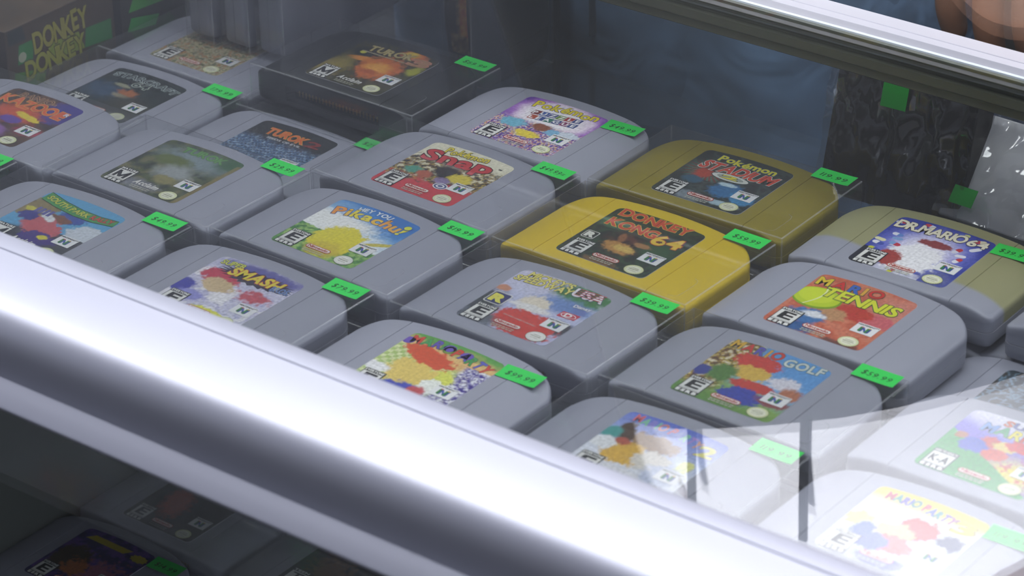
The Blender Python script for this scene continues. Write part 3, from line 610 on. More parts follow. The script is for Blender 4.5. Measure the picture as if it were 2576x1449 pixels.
def make_case(loc, label, group, price=None, rot=0.):
    r = empty('clear_case', loc, (0, 0, rot)); tag(r, label, 'protective case', group)
    if not CASE:
        b = MB(); b.box(-60, -1.7, .1, 60, 77, 22); o = b.build('case_body', M['film'], r, bevel=.6, segs=2)
        o.data.materials.append(M['edge'])
        for pl in o.data.polygons:
            if max(abs(c_) for c_ in pl.normal) < .99: pl.material_index = 1
        f = MB(); pts = [(47, 2), (50, 2.6), (51.6, 4), (52, 7), (52, 19), (51, 22), (48, 23.5)]; L = []; Rr_ = []
        for q, (a, c) in enumerate(pts):
            (x0_, y0_), (x1_, y1_) = pts[max(0, q - 1)], pts[min(len(pts) - 1, q + 1)]; l = math.hypot(x1_ - x0_, y1_ - y0_); nx, ny = -(y1_ - y0_) / l * .14, (x1_ - x0_) / l * .14
            L.append((a + nx, c + ny, 21.75)); Rr_.append((a - nx, c - ny, 21.75))
        f.add(L + Rr_, [(q, q + len(pts), q + 1 + len(pts), q + 1) for q in range(len(pts) - 1)])
        p = f.build('tuck_flap', M['flap'], r); CASE.extend([o, p])
    else:
        for s in CASE: inst(s, r)
    if price: sticker(price, r, 34.6, 66.4, 22.05, .0)
    return r

# ---------------------------------------------------------------- the showcase
case = empty('display_showcase', (0, 0, 0)); tag(case, 'aluminium framed glass showcase with rounded front rail, holding rows of game cartridges', 'display case')
XL, XR = -260, 1300
def extr(name, prof_, m, x0=XL, x1=XR, smooth=35):
    mb = MB(); n = len(prof_); nx = 2
    V = [(x, y, z) for x in (x0, x1) for y, z in prof_]
    F = [(k, (k + 1) % n, n + (k + 1) % n, n + k) for k in range(n)] + [tuple(range(n))[::-1], tuple(range(n, 2 * n))]
    mb.add(V, F); return mb.build(name, m, case, smooth=smooth)
cur = []
# lower rail: flat ledge, rounded nose, dark upright face, sloped lip
P = [(-245, 44.5), (-247.2, 45.2), (-256.2, 45.2), (-256.6, 44.6), (-257.4, 44.6), (-257.8, 45.1)]
nose = [(-266, 45.05), (-274, 44.9), (-281, 44.4), (-286.5, 43.5), (-291, 42.0), (-294.6, 39.6), (-297.3, 36.2), (-299, 32), (-299.8, 27), (-300, 22), (-300, 13)]
P += nose + [(-300.2, 12.8), (-309, 6.2), (-309.5, 5), (-308.8, 3.4), (-300, 0), (-262, 0), (-262, 20), (-249, 20), (-249, 40)]
extr('front_rail', [(y - 72, z + 56) for y, z in P], M['alu'])
Q = [(119.6, 98), (119.6, 101.6), (119, 102.4), (107.5, 102.8), (107.3, 102.3), (106.7, 102.3), (106.5, 102.8), (101, 102.6), (100.4, 101.4), (99.6, 99.6), (98.2, 98)]
extr('rear_rail', Q, M['alu2'])
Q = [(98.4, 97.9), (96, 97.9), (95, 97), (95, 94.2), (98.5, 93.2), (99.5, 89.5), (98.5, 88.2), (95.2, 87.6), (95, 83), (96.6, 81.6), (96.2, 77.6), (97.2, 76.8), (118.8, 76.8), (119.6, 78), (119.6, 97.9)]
extr('door_track', Q, M['track'])  # aluminium like the rail; greenish glass tint painted into its olive colour
def pane(name, x0, y0, z0, x1, y1, z1, m='glass', bevel=0):
    g_ = MB(); g_.box(x0, y0, z0, x1, y1, z1); return g_.build(name, M[m] if isinstance(m, str) else m, case, bevel=bevel)
pane('top_glass_pane', XL, -319, 97, XR, 94.6, 100.4); pane('polished_glass_edge', XL, 93.2, 100.5, XR, 95.4, 101.6, mat('polished_edge', '#dce6ee', .2))
pane('rear_top_pane', XL, 120, 97, XR, 196, 101); pane('rear_glass_pane', XL, 197, -271, XR, 201, 96)
pane('lower_glass_pane', XL, -362, -640, XR, -358, 54); pane('glass_shelf', XL, -330, -28, XR, 196, -22.1)
pane('lower_shelf', XL, -356, -278, XR, 196, -271, 'board', .6); pane('divider_panel', -130, -352, -271, -120, 192, -28, 'board', .5)
pane('end_panel', XL - 8, -362, -850, XL, 205, 102, 'board', .5); pane('end_panel', XR, -362, -850, XR + 8, 205, 102, 'board', .5)
pane('rear_board', XL, 202, -850, XR, 206, -278, 'board', .5); pane('plinth', XL, -356, -850, XR, 200, -640, 'board', 2)

# ---------------------------------------------------------------- merchandise, top layer
UP = 0.
def cased(cx, cy, z, color, art, desc, cdesc, price, g='cartridges in clear cases on the showcase shelf', rot=0.):
    make_cart((cx, cy, z + .9), color, desc, g, art, rot)
    make_case((cx, cy, z), cdesc, 'clear cases around the cartridges', price, rot)
R_ = math.radians
cased(4.5, -231, 0, 'grey', a_rally, 'grey cartridge with a sky blue label under a green banner, cut by the front rail', 'clear case with green sticker $49.99 at the left end of the front row', '$49.99')
cased(126, -231, 0, 'grey', a_smash, 'grey cartridge with lilac label, yellow title on a dark spiky burst', 'clear case with green sticker $79.99 behind the front rail', '$79.99')
make_cart((253, -234.5, 1), 'grey', 'loose grey cartridge with green and orange label and sticker $99.99, front row', 'loose cartridges', a_party1, .0, price='$99.99')
cased(378, -233, 0, 'grey', a_party2, 'grey cartridge with pale blue label hazed by glass glare, second from right in front row', 'clear case with a glare-washed green sticker 119.99 in the front row', '119.99')
make_cart((502.5, -220, 1), 'grey', 'loose grey cartridge with pale yellow-topped label in the brightest glare, front right', 'loose cartridges', a_party3, .0, price='119.99')
cased(-122, -231, 0, 'grey', None, 'plain grey cartridge corner at the far left of the front row', 'clear case with green sticker at the far left edge of the front row', '$29.99')
cased(-105, -151, 0, 'grey', a_banjo, 'grey cartridge with orange lettered brown and purple label at the left edge', 'clear case around the orange lettered cartridge at the left edge', None)
cased(11.4, -148.5, 0, 'grey', a_turo, 'grey cartridge with olive green jungle label and M rating', 'clear case with green sticker $29.99, second row', '$29.99', rot=-.0094)
cased(131.8, -148.9, 0, 'grey', a_pika, 'grey cartridge with blue sky label and a yellow shape over grass', 'clear case with green sticker $19.99, second row', '$19.99', rot=-.021)
cased(256, -154, 0, 'grey', a_mick, 'grey cartridge with a red car and lilac sky label', 'clear case with green sticker $39.99 curling at its corner', '$39.99', rot=-.0071)
cased(379.6, -150.5, 0, 'grey', a_golf, 'grey cartridge with sky, brown crowd and red-blue label', 'clear case with green sticker $59.99 in the glare, second row', '$59.99', rot=.006)
make_cart((503, -140, 1), 'grey', 'loose grey cartridge with green and purple label and K-A rating at right edge', 'loose cartridges', a_sixty)
cased(129.2, -67.5, 0, 'grey', a_snap, 'grey cartridge with cream and red label and puffy red title', 'clear case with green sticker $49.99= in the third row', '$49.99=', rot=-.016)
cased(254.5, -72.3, 0, 'yellow', a_dk, 'bright yellow cartridge with dark jungle label and orange title', 'clear case with green sticker $59.99 around the bright yellow cartridge', '$59.99', rot=-.0123)
make_cart((378.1, -71.4, 1), 'grey', 'loose grey cartridge with clay red label and a yellow-green tennis ball', 'loose cartridges', a_tenn, .002)
make_cart((136, 8.2, 1), 'grey', 'loose grey cartridge with purple and white label and sticker $49.99, back row', 'loose cartridges', a_puz, price='$49.99')
cased(254.7, 10.8, 0, 'gold', a_stad, 'dull gold cartridge with dark label and red title', 'clear case with green sticker 119.99 around the gold cartridge', '119.99', rot=.018)
dm = make_cart((378.8, 4.4, 1), 'grey', 'loose grey and olive cartridge with blue label strewn with capsules', 'loose cartridges', a_drm, .0207, price='$39.99')
make_cart((502, 4.4, 1), 'grey', 'loose grey cartridge at right edge beside the capsule label cartridge', 'loose cartridges')
cased(12.5, 14.5, 0, 'black', a_turok3, 'black cartridge with orange and dark yellow label, on top of another black cartridge', 'clear case with green sticker $69.99 around the upper black cartridge', '$69.99', rot=-.005)
# lower layer
Z0 = -21.9
cased(10, 4, Z0, 'black', None, 'black cartridge lying under the upper black cartridge', 'clear case under the upper black cartridge', None)
cased(5.5, -66.5, Z0, 'grey', a_turok2, 'grey cartridge with blue scaly label and orange title, one layer lower', 'clear case with green sticker overlapped by its neighbour, lower layer', '$29.99')
cased(-112, -63, Z0, 'grey', a_star, 'grey cartridge with near black teal label and thin outlined title', 'clear case with green sticker 179.99 on the lower layer', '179.99')
cased(-112, 16, Z0, 'grey', a_tan, 'grey cartridge with a tan and cream busy label behind the lower layer', 'clear case under the three upright grey cartridges', None)
make_cart((480, -66, Z0 + 1), 'grey', 'grey cartridge with dark picture label at the right edge, lower layer', 'lower layer cartridges', a_far, 0)
for (x, y) in [(-122, -231), (-105, -150), (4.5, -231), (126, -231), (253, -233), (378, -233), (500, -222), (11.4, -148.5), (131.8, -148.9), (256, -152), (379, -151), (503, -143), (129.2, -67.5), (254.5, -71), (355, -71.4), (134, 8.2), (254.7, 10.8), (484, 8), (376, 6)]:
    make_cart((x, y, Z0), 'grey', 'grey cartridge supporting the layer above, mostly hidden', 'hidden supporting cartridges')
# upright ones: case standing on its long side
def upright(cx, yf, z, color, label, cdesc, flip, g, art=None):
    """x of case centre, front face y, base z.  flip: arched end towards the viewer"""
    c = make_cart((cx, yf, z), color, label, g)
    k = make_case((cx, yf, z), cdesc, 'upright clear cases')
    for o, dz in ((c, .9), (k, 0)):
        o.rotation_mode = 'XYZ'
        if flip:   # cart x -> up, cart y -> -Y world
            m3 = Matrix(((0, 0, 1), (0, -1, 0), (1, 0, 0)))
            off = Vector((cx - 11 + dz, yf + 77, z + 60))
        else:
            m3 = Matrix(((0, 0, 1), (1, 0, 0), (0, 1, 0)))
            off = Vector((cx - 11 + dz, yf + 60, z + 1.7))
        o.matrix_world = Matrix.Translation(off * MM) @ m3.to_4x4()
    return c
g3 = 'grey cartridges standing upright at the back'
upright(-125, 54, .2, 'grey', 'upright grey cartridge, leftmost of the three standing at the back', 'clear case of the leftmost upright grey cartridge', False, g3)
upright(-98, 56, .2, 'grey', 'upright grey cartridge, middle of the three standing at the back', 'clear case of the middle upright grey cartridge', False, g3)
upright(-72.5, 58, .2, 'grey', 'upright grey cartridge, nearest of the three to the black cartridges', 'clear case of the rightmost upright grey cartridge', False, g3)
ub = upright(24, 112, -21.9, 'black', 'upright black cartridge with a brown and orange end label facing front', 'clear case of the upright black cartridge', True, 'black cartridges at the back')
mb = MB(); nl = 26
V = []; C = []
for i in range(nl + 1):
    for j in range(7):
        x = -29 + 58 * i / nl; z = 4.5 + 13 * j / 6; V.append((x, archy(x) + 2.45, z))
        c = chaos(x, z, ['#54421f', '#8a6c34', '#c0a262', '#6b5628'], .35)
        if -17 < x < 6 and j < 3: c = lin('#2a2012')
        if -17 < x < 8 and j >= 4: c = chaos(x, z, ['#c8601c', '#e0a02c'], .3)
        C.append(c)
o = len(mb.v); mb.v += V; mb.c += C; mb.use = True; mb.f += [(i * 7 + j, i * 7 + j + 1, (i + 1) * 7 + j + 1, (i + 1) * 7 + j) for i in range(nl) for j in range(6)]
mm = MB(); text(mm, 'TUROK 3', 0, 0, 20, 0, 7, '#d8d8d0', bold=.034)
el = mb.build('end_label', M['print'], ub); el['label'] = 'brown and orange end label'
# capsule cartridge: grey shell turns olive towards the top
ym = bpy.data.materials.new('grey_to_olive_plastic'); ym.use_nodes = True; nt = ym.node_tree; b = nt.nodes['Principled BSDF']; b.inputs['Roughness'].default_value = .42
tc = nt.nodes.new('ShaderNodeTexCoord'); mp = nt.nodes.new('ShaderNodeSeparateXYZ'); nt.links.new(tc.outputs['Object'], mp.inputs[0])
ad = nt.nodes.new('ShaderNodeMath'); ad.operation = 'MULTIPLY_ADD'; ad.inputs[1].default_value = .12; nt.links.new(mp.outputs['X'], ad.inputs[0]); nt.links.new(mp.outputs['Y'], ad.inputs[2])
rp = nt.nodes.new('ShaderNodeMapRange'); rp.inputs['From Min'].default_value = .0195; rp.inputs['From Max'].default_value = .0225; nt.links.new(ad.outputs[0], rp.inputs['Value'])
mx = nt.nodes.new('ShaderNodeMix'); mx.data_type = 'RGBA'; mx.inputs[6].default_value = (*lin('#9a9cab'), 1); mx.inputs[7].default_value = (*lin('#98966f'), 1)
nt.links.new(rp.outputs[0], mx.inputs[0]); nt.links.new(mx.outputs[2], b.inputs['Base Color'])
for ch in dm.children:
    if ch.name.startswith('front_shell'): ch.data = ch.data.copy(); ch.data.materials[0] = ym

# lower compartment
def low(cx, cy, art, label, price, rot=0.):
    r = make_cart((cx, cy, -271 + .1), 'grey', label, 'cartridges on the dim lower shelf', art, rot, price=price); return r
low(-62, -86, a_low1, 'dim grey cartridge with dark red-brown label on the lower shelf, beside the divider', '$19.99')
low(-66, -164, a_low2, 'dim grey cartridge with purple label and yellow title bar on the lower shelf', '$14.99')
low(58, -84, a_low3, 'dim grey cartridge with near black label, rightmost on the lower shelf', '$24.99')
cd = MB(); cd.box(-140, -262, -270.8, -136, -200, -150); 
c_ = cd.build('info_card', mat('pale_green_card', '#7d9a86', .6), None, bevel=.4); tag(c_, 'pale green card standing left of the divider on the lower shelf', 'card')

# game boxes at the left end
def gamebox(loc, size, m, name, label, cat, group=None, rot=0.):
    r = empty(name, loc, (0, 0, rot)); tag(r, label, cat, group); b = MB(); b.box(0, 0, 0, *size); b.build('box_body', m, r, bevel=.6); return r
gb = gamebox((-222, -48, -22), (40, 88, 50), mat('brown_game_box', '#4a3a26', .5, vary=.35, bscale=60), 'game_box', 'brown and green game box with ragged yellow lettering at the left end', 'game box')
mb = MB(); 
def bt(s, y0, z0, y1, z1, h, c):
    m2 = MB(); text(m2, s, y0, z0, y1, z1, h, c, [('#3a2c10', .066)], jit=.08, gap=.06)
    mb.add([(40.15 + z, x, y) for x, y, z in m2.v], m2.f); mb.c[-len(m2.v):] = m2.c; mb.use = True
def bp(pts, c, k=0): mb.add([(40.08 + .02 * k, y, z) for y, z in pts], [tuple(range(len(pts)))], lin(c))
bp([(1, 1), (87, 1), (87, 49), (1, 49)], '#4d3c26'); bp([(3, 4), (26, 3), (30, 17), (5, 22)], '#4f8a24', 1); bp([(30, 20), (62, 18), (58, 30), (34, 31)], '#8fa020', 1); bp([(62, 18), (85, 16), (85, 29), (64, 30)], '#2f8a3a', 1); bp([(8, 26), (20, 26), (22, 38), (10, 38)], '#2f8a3a', 2); bp([(2, 40), (16, 40), (14, 49), (2, 49)], '#1c2622', 1)
mb.add([(40.2, 12 + 3.2 * math.cos(a), 30 + 3.2 * math.sin(a)) for a in [k * .4 for k in range(16)]], [tuple(range(16))], lin('#b9bda0'))
bt('DONKEY', 22, 29, 66, 32, 13, '#a8a030'); bt('DONKEY', 14, 14, 62, 17, 12, '#a8a82c')
mb.build('printed_front', M['print'], gb)
g2 = gamebox((-222, 44, -22), (42, 56, 44), mat('dark_game_case', '#2a2418', .35, vary=.3, bscale=80), 'game_case', 'dark brown game case with two green stickers beside the yellow lettered box', 'game case')
mb = MB()
def bp2(pts, c): mb.add([(42.15, y, z) for y, z in pts], [tuple(range(len(pts)))], lin(c))
bp2([(6, 28), (40, 26), (46, 34), (12, 38)], '#3fae2c'); bp2([(4, 16), (28, 13), (32, 19), (8, 24)], '#2fae3c'); mb.build('price_sticker', M['print'], g2)
rb = gamebox((-215, 178, -22), (34, 16, 112), mat('red_game_box', '#8a1f30', .5, vary=.4, bscale=50), 'red_box', 'out of focus red box between the upright cartridges and the jeans', 'box')

# wrapped boxes on the right
def wrapped(loc, size, col, streak, label, rot, tilt, seed, sticker_at, name='wrapped_box'):
    r = empty(name, loc, (tilt, 0, rot)); tag(r, label, 'wrapped box', 'plastic wrapped boxes at the back')
    b = MB(); b.box(0, 0, 0, *size); b.build('box_body', mat(name + '_card_' + str(seed), col, .5, vary=.25, bscale=30), r, bevel=1)
    rn = random.Random(seed); w, d, h = size; n = 40; mb = MB(); V = []; m_ = 26
    def off(u, v): return 3.2 + 3.2 * nz(u * 7, v * 2.2, 1.2, seed) + 2.6 * abs(nz(u * 13 + v * 5, v * 2.5, 1, seed + 3))
    for i in range(n + 1):
        for j in range(m_ + 1):
            u, v = i / n, j / m_; V.append((u * (w + 4) - 2, -off(u, v) , v * (h + 3)))
    mb.add(V, [(i * (m_ + 1) + j, (i + 1) * (m_ + 1) + j, (i + 1) * (m_ + 1) + j + 1, i * (m_ + 1) + j + 1) for i in range(n) for j in range(m_)])
    V2 = [(x, d + 1.5 - (y + 1.5), z) for x, y, z in V]; mb.add(V2, [(i * (m_ + 1) + j + 1, (i + 1) * (m_ + 1) + j + 1, (i + 1) * (m_ + 1) + j, i * (m_ + 1) + j) for i in range(n) for j in range(m_)])
    top = [i * (m_ + 1) + m_ for i in range(n + 1)]; o = len(V); mb.f += [(top[i], top[i + 1], top[i + 1] + o, top[i] + o) for i in range(n)]
    mb.build('plastic_wrap', M['wrap'], r, smooth=80)
    if sticker_at:
        s = MB(); x, z, ww, hh = sticker_at; s.box(x, -9.4, z, x + ww, -9.1, z + hh); s.build('price_sticker', mat('deep_green_sticker', '#1fae3c', .5), r)
    return r
M['wrap'] = film('crinkled_wrap', (.93, .94, .96), .06, .03, 4.5, (.9, .9, .98))
wrapped((262, 128, -14.5), (84, 22, 88), '#06070a', 1, 'out of focus black box in shiny wrap with a green sticker, behind the gold cartridge', R_(3), R_(-16), 2, (32, 56, 15, 13))
wrapped((334, 132, -8.5), (100, 15, 60), '#f6f6ff', 1, 'pale lilac box in shiny wrap at the right edge, behind the capsule cartridge', R_(-2), R_(-42), 5, (8, 6, 14, 10))

# ---------------------------------------------------------------- room
def slab(name, x0, y0, z0, x1, y1, z1, m, kind='structure'):
    b = MB(); b.box(x0, y0, z0, x1, y1, z1); o = b.build(name, m, None); o['kind'] = kind; return o
slab('floor', -6000, -5000, -860, 4000, 5000, -850.5, mat('floor_tile', '#242322', .55, vary=.12, bscale=3))
slab('wall_back', -6000, 4900, -850, 4000, 5000, 1900, mat('back_wall_paint', '#8a8c92', .8, vary=.1, bscale=2))
slab('wall_front', -6000, -5000, -850, 4000, -4900, 1900, mat('front_wall_paint', '#3c3b3a', .8, vary=.1, bscale=2))
slab('ceiling', -6000, -5000, 1900, 4000, 5000, 1990, mat('ceiling_tile', '#ececf4', .9, vary=.05, bscale=4))
dif = mat('light_diffuser', '#ffffff', .5, emit=PANEL_E)
dif.node_tree.nodes['Principled BSDF'].inputs['Emission Color'].default_value = (.96, .97, 1.0, 1)
fr = mat('light_frame', '#d9dadd', .5)
l0 = None
for (x, y) in PANELS:
    if l0 is None:
        l0 = r = empty('ceiling_light', (x * 1000, y * 1000, 1895)); d = MB(); d.box(-360, -350, -6, 360, 350, -2); d.build('light_panel', dif, r)
        f = MB()
        for q in ((-380, -370, -12, -360, 370, 0), (360, -370, -12, 380, 370, 0), (-360, -370, -12, 360, -350, 0), (-360, 350, -12, 360, 370, 0)): f.box(*q)
        f.build('light_frame', fr, r)
    else: r = inst(l0, None); r.location = (x, y, 1.895)
    tag(r, 'square white ceiling light panel above the showcase', 'ceiling light', 'ceiling light panels')
t = empty('added_spot', (550, -1000, 1715)); t.rotation_euler = lo.rotation_euler; tag(t, 'added black spot, unseen, aimed to make glare on the glass', 'spot light')  # unseen housing around the added glare lamp
b = MB(); n = 20
V = [(r_ * math.cos(2 * math.pi * k / n), r_ * math.sin(2 * math.pi * k / n), z) for (r_, z) in ((38, -40), (40, -38), (40, 60), (24, 90), (6, 92), (6, 190)) for k in range(n)]
b.add(V, [(a * n + k, a * n + (k + 1) % n, (a + 1) * n + (k + 1) % n, (a + 1) * n + k) for a in range(5) for k in range(n)])
b.build('added_lamp_head', M['steel'], t, smooth=40)

# ---------------------------------------------------------------- person behind the showcase
def denim():
    m = bpy.data.materials.new('blue_denim'); m.use_nodes = True; nt = m.node_tree; b = nt.nodes['Principled BSDF']; b.inputs['Roughness'].default_value = .9
    tc = nt.nodes.new('ShaderNodeTexCoord'); n1 = nt.nodes.new('ShaderNodeTexNoise'); n1.inputs['Scale'].default_value = 9; n1.inputs['Detail'].default_value = 3
    n2 = nt.nodes.new('ShaderNodeTexWave'); n2.inputs['Scale'].default_value = 500; n2.bands_direction = 'DIAGONAL'
    nt.links.new(tc.outputs['Object'], n1.inputs['Vector']); nt.links.new(tc.outputs['Object'], n2.inputs['Vector'])
    r = nt.nodes.new('ShaderNodeValToRGB'); r.color_ramp.elements[0].position = .35; r.color_ramp.elements[1].position = .68
    r.color_ramp.elements[0].color = (*lin('#22344a'), 1); r.color_ramp.elements[1].color = (*lin('#587499'), 1); nt.links.new(n1.outputs['Fac'], r.inputs[0])
    mx = nt.nodes.new('ShaderNodeMix'); mx.data_type = 'RGBA'; mx.blend_type = 'MULTIPLY'; mx.inputs[0].default_value = .18; nt.links.new(r.outputs[0], mx.inputs[6]); nt.links.new(n2.outputs['Color'], mx.inputs[7]); nt.links.new(mx.outputs[2], b.inputs['Base Color'])
    bp = nt.nodes.new('ShaderNodeBump'); bp.inputs['Strength'].default_value = .6; bp.inputs['Distance'].default_value = .01; n3 = nt.nodes.new('ShaderNodeTexNoise'); n3.inputs['Scale'].default_value = 14; n3.inputs['Distortion'].default_value = 1.5
    nt.links.new(tc.outputs['Object'], n3.inputs['Vector']); nt.links.new(n3.outputs['Fac'], bp.inputs['Height']); nt.links.new(bp.outputs[0], b.inputs['Normal'])
    return m
def skin_obj(name, verts, edges, radii, m, parent, root=0, sub=2):
    me = bpy.data.meshes.new(name); me.from_pydata([tuple(c * MM for c in v) for v in verts], edges, []); me.update()
    o = bpy.data.objects.new(name, me); COL.objects.link(o)
    md = o.modifiers.new('skin', 'SKIN'); md.use_smooth_shade = True
    for i, r in enumerate(radii):
        rr = r if isinstance(r, (tuple, list)) else (r, r); me.skin_vertices[0].data[i].radius = (rr[0] * MM, rr[1] * MM)
    me.skin_vertices[0].data[root].use_root = True
    s = o.modifiers.new('sub', 'SUBSURF'); s.levels = s.render_levels = sub
    dg = bpy.context.evaluated_depsgraph_get(); dg.update()
    nm = bpy.data.meshes.new_from_object(o.evaluated_get(dg)); o.modifiers.clear(); o.data = nm; bpy.data.meshes.remove(me); nm.name = name
    nm.polygons.foreach_set('use_smooth', [True] * len(nm.polygons)); nm.materials.clear(); nm.materials.append(m); o.parent = parent
    return o
def loft(name, rings, m, parent, n=32, sub=1, fold=0, seed=0, tilt=0):
    mb = MB()
    for q, (cx, cy, cz, rx, ry, pw) in enumerate(rings):
        for k in range(n):
            a = 2 * math.pi * k / n; c, s = math.cos(a), math.sin(a)
            x = rx * math.copysign(abs(c) ** pw, c); y = ry * math.copysign(abs(s) ** pw, s)
            f = 1 + fold * nz(math.cos(a) * 2 + seed, cz * .012 + math.sin(a) * 2, 1.3, seed)
            mb.v.append((cx + x * f, cy + y * f, cz + tilt * q / (len(rings) - 1) * x)); mb.c.append((1, 1, 1))
    for q in range(len(rings) - 1):
        for k in range(n): mb.f.append((q * n + k, q * n + (k + 1) % n, (q + 1) * n + (k + 1) % n, (q + 1) * n + k))
    mb.f.append(tuple(range(n))[::-1]); mb.f.append(tuple((len(rings) - 1) * n + k for k in range(n)))
    return mb.build(name, m, parent, smooth=60)
PX, PY = 5, 366
per = empty('person', (PX, PY, -850)); tag(per, 'person in blue jeans, upper clothes added as glare on the glass, standing behind the showcase, brown fingers hanging', 'person')
skin = mat('brown_skin', '#63412f', .65, bump=.15, bscale=600, vary=.1); sm = mat('added_apron_cloth', '#15171c', .9, vary=.2, bscale=30); dn = denim()
# body: one continuous skinned surface
V = [(0, 0, 930), (60, 5, 1075), (132, 8, 1240), (188, 5, 1375), (214, 0, 1465), (222, -15, 1535), (224, -22, 1615), (224, -10, 1695),
     (340, 5, 1340), (372, 5, 1220), (368, -10, 1100), (315, -45, 1010), (290, -62, 965),
     (40, 5, 1450), (-40, 50, 1340), (-92, 110, 1210), (-60, 160, 1090), (-10, 175, 1040),
     (90, 0, 880), (105, -5, 700), (108, 0, 480), (110, 15, 260), (112, 25, 90), (114, -30, 40),
     (-90, 0, 880), (-105, -5, 700), (-108, 0, 480), (-110, 15, 260), (-112, 25, 90), (-114, -30, 40)]
E = [(0, 1), (1, 2), (2, 3), (3, 4), (4, 5), (5, 6), (6, 7), (3, 8), (8, 9), (9, 10), (10, 11), (11, 12), (3, 13), (13, 14), (14, 15), (15, 16), (16, 17), (0, 18), (18, 19), (19, 20), (20, 21), (21, 22), (22, 23), (0, 24), (24, 25), (25, 26), (26, 27), (27, 28), (28, 29)]
Rr = [(150, 100), (135, 95), (150, 105), (120, 80), 55, 58, 82, 62, 58, 48, 42, 33, 28, 58, 48, 42, 33, 28, 80, 75, 55, 52, 38, 40, 80, 75, 55, 52, 38, 40]
skin_obj('body', V, E, Rr, skin, per)
# hand with four fingers and a thumb (left hand, fingers hanging down towards the viewer)
def hand(name, bx, by, bz, mir=1):
    fs = [(-36, 74, 9.8), (-12, 82, 10.2), (12, 77, 10), (35, 62, 9)]
    V = [(bx, by, bz + 10), (bx, by - 6, bz - 30)]; E = [(0, 1)]; R = [(30, 20), (36, 17)]
    for dx, L, r in fs:
        i = len(V); dx *= mir
        V += [(bx + dx * .9, by - 12, bz - 62), (bx + dx * 1.02, by - 20, bz - 66 - L * .35), (bx + dx * 1.04, by - 18, bz - 66 - L * .7), (bx + dx * 1.03, by - 8, bz - 66 - L)]
        E += [(1, i), (i, i + 1), (i + 1, i + 2), (i + 2, i + 3)]; R += [(r * 1.15, r * 1.1), r, r * .95, r * .8]
    i = len(V); V += [(bx - 38 * mir, by - 16, bz - 32), (bx - 56 * mir, by - 26, bz - 60), (bx - 58 * mir, by - 28, bz - 88)]; E += [(1, i), (i, i + 1), (i + 1, i + 2)]; R += [14, 11, 9]
    return skin_obj(name, V, E, R, skin, per)
hand('hand', 290, -78, 1010); hand('hand', 20, 180, 1030, -1)
loft('jeans_seat', [(0, 0, 770, 168, 118, .8), (0, 0, 815, 182, 128, .75), (0, 0, 880, 190, 132, .75), (0, 2, 960, 182, 126, .8), (0, 5, 1030, 160, 115, .85)], dn, per, fold=.03)
b = MB(); b.box(-1.5, -135.5, 760, 1.5, -131, 1010); b.box(26, -134.5, 830, 27.5, -129, 1010); b.build('fly_seam', mat('dark_denim_seam', '#1c2a3c', .9), per)
for s in (-1, 1):
    loft('trouser_leg', [(s * 112, 10, 40, 72, 82, .9), (s * 110, 12, 200, 70, 80, .9), (s * 108, 5, 450, 78, 86, .9), (s * 104, 0, 600, 90, 98, .85), (s * 98, 0, 740, 99, 112, .85), (s * 94, 0, 830, 100, 122, .85), (s * 90, 0, 880, 96, 122, .85)], dn, per, fold=.05, seed=s)
    loft('shoe', [(s * 114, 0, 0, 50, 135, .7), (s * 114, 0, 30, 50, 135, .7), (s * 114, 5, 60, 46, 115, .8), (s * 113, 20, 95, 42, 60, .9)], M['dark'], per)
wh = mat('added_shirt_cotton', '#e4e4ec', .9, bump=.4, bscale=60)
loft('added_shirt', [(66, 6, 1080, 166, 122, .85), (95, 6, 1150, 166, 122, .85), (135, 8, 1245, 176, 125, .85), (170, 8, 1330, 184, 118, .85), (196, 5, 1400, 165, 95, .9), (212, 2, 1450, 75, 70, 1)], wh, per, fold=.03, tilt=-.42)  # white upper clothing added and leaned to reflect as haze in the top glass
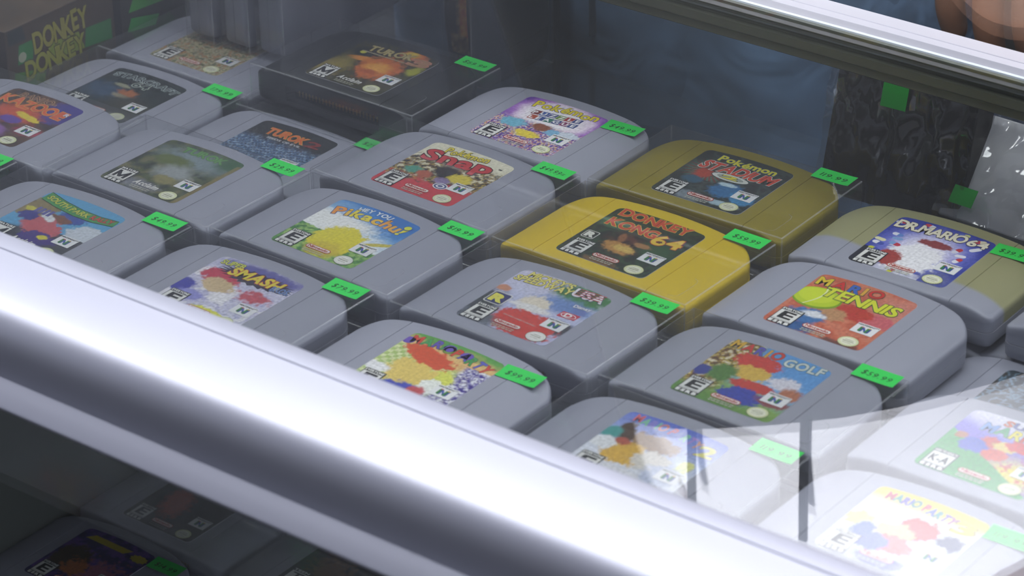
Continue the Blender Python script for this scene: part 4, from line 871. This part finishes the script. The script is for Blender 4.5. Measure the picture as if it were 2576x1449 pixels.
loft('added_apron', [(0, 4, 940, 188, 134, .85), (56, 4, 1070, 180, 130, .85), (112, 5, 1190, 178, 131, .85), (162, 6, 1304, 184, 131, .85)], sm, per, fold=.02, tilt=-.45)  # dark front added to bound the lower edge of the reflected haze
for x in (95, 180):  # thin dark bands added to draw the dark lines in the reflection
    b = MB(); V = []
    for k in range(9): z = 1290 + 14 * k; V += [(x - 2.6, -120 + .05 * k * k, z - .4 * (x - 146)), (x + 2.6, -120 + .05 * k * k, z - .4 * (x - 146))]
    b.add(V, [(2 * k, 2 * k + 1, 2 * k + 3, 2 * k + 2) for k in range(8)]); o = b.build('added_apron_strap', sm, per); md = o.modifiers.new('s', 'SOLIDIFY'); md.thickness = .003
skin_obj('added_sleeve', [(300, 5, 1360), (345, 5, 1325), (372, 5, 1235)], [(0, 1), (1, 2)], [64, 64, 58], wh, per)  # arm pieces of the added white clothing
skin_obj('added_sleeve', [(70, 5, 1455), (30, 12, 1435), (-30, 44, 1350)], [(0, 1), (1, 2)], [64, 64, 58], wh, per)
# head details
for s in (-1, 1):
    b = MB(); b.box(-1, -1, -1, 1, 1, 1)
    bm = bmesh.new(); bmesh.ops.create_uvsphere(bm, u_segments=16, v_segments=10, radius=.012); me = bpy.data.meshes.new('eye'); bm.to_mesh(me); bm.free(); me.materials.append(mat('eye_white', '#e8e6e0', .2))
    o = bpy.data.objects.new('eye', me); COL.objects.link(o); o.parent = per; o.location = (.224 + s * .032, -.098, 1.627)
    skin_obj('ear', [(224 + s * 78, -15, 1640), (224 + s * 86, -10, 1625), (224 + s * 82, -14, 1600)], [(0, 1), (1, 2)], [7, 9, 6], skin, per)
skin_obj('nose', [(224, -98, 1630), (224, -112, 1603), (224, -104, 1593)], [(0, 1), (1, 2)], [8, 12, 10], skin, per)
skin_obj('mouth', [(202, -92, 1565), (224, -99, 1563), (246, -92, 1565)], [(0, 1), (1, 2)], [5, 7, 5], mat('lips', '#6a3a34', .5), per)
loft('hair', [(224, 0, 1665, 84, 92, 1), (224, 2, 1695, 84, 90, 1), (224, 4, 1735, 70, 76, 1), (224, 4, 1760, 40, 44, 1), (224, 4, 1767, 8, 8, 1)], mat('black_hair', '#0d0b0a', .6), per, fold=.06)
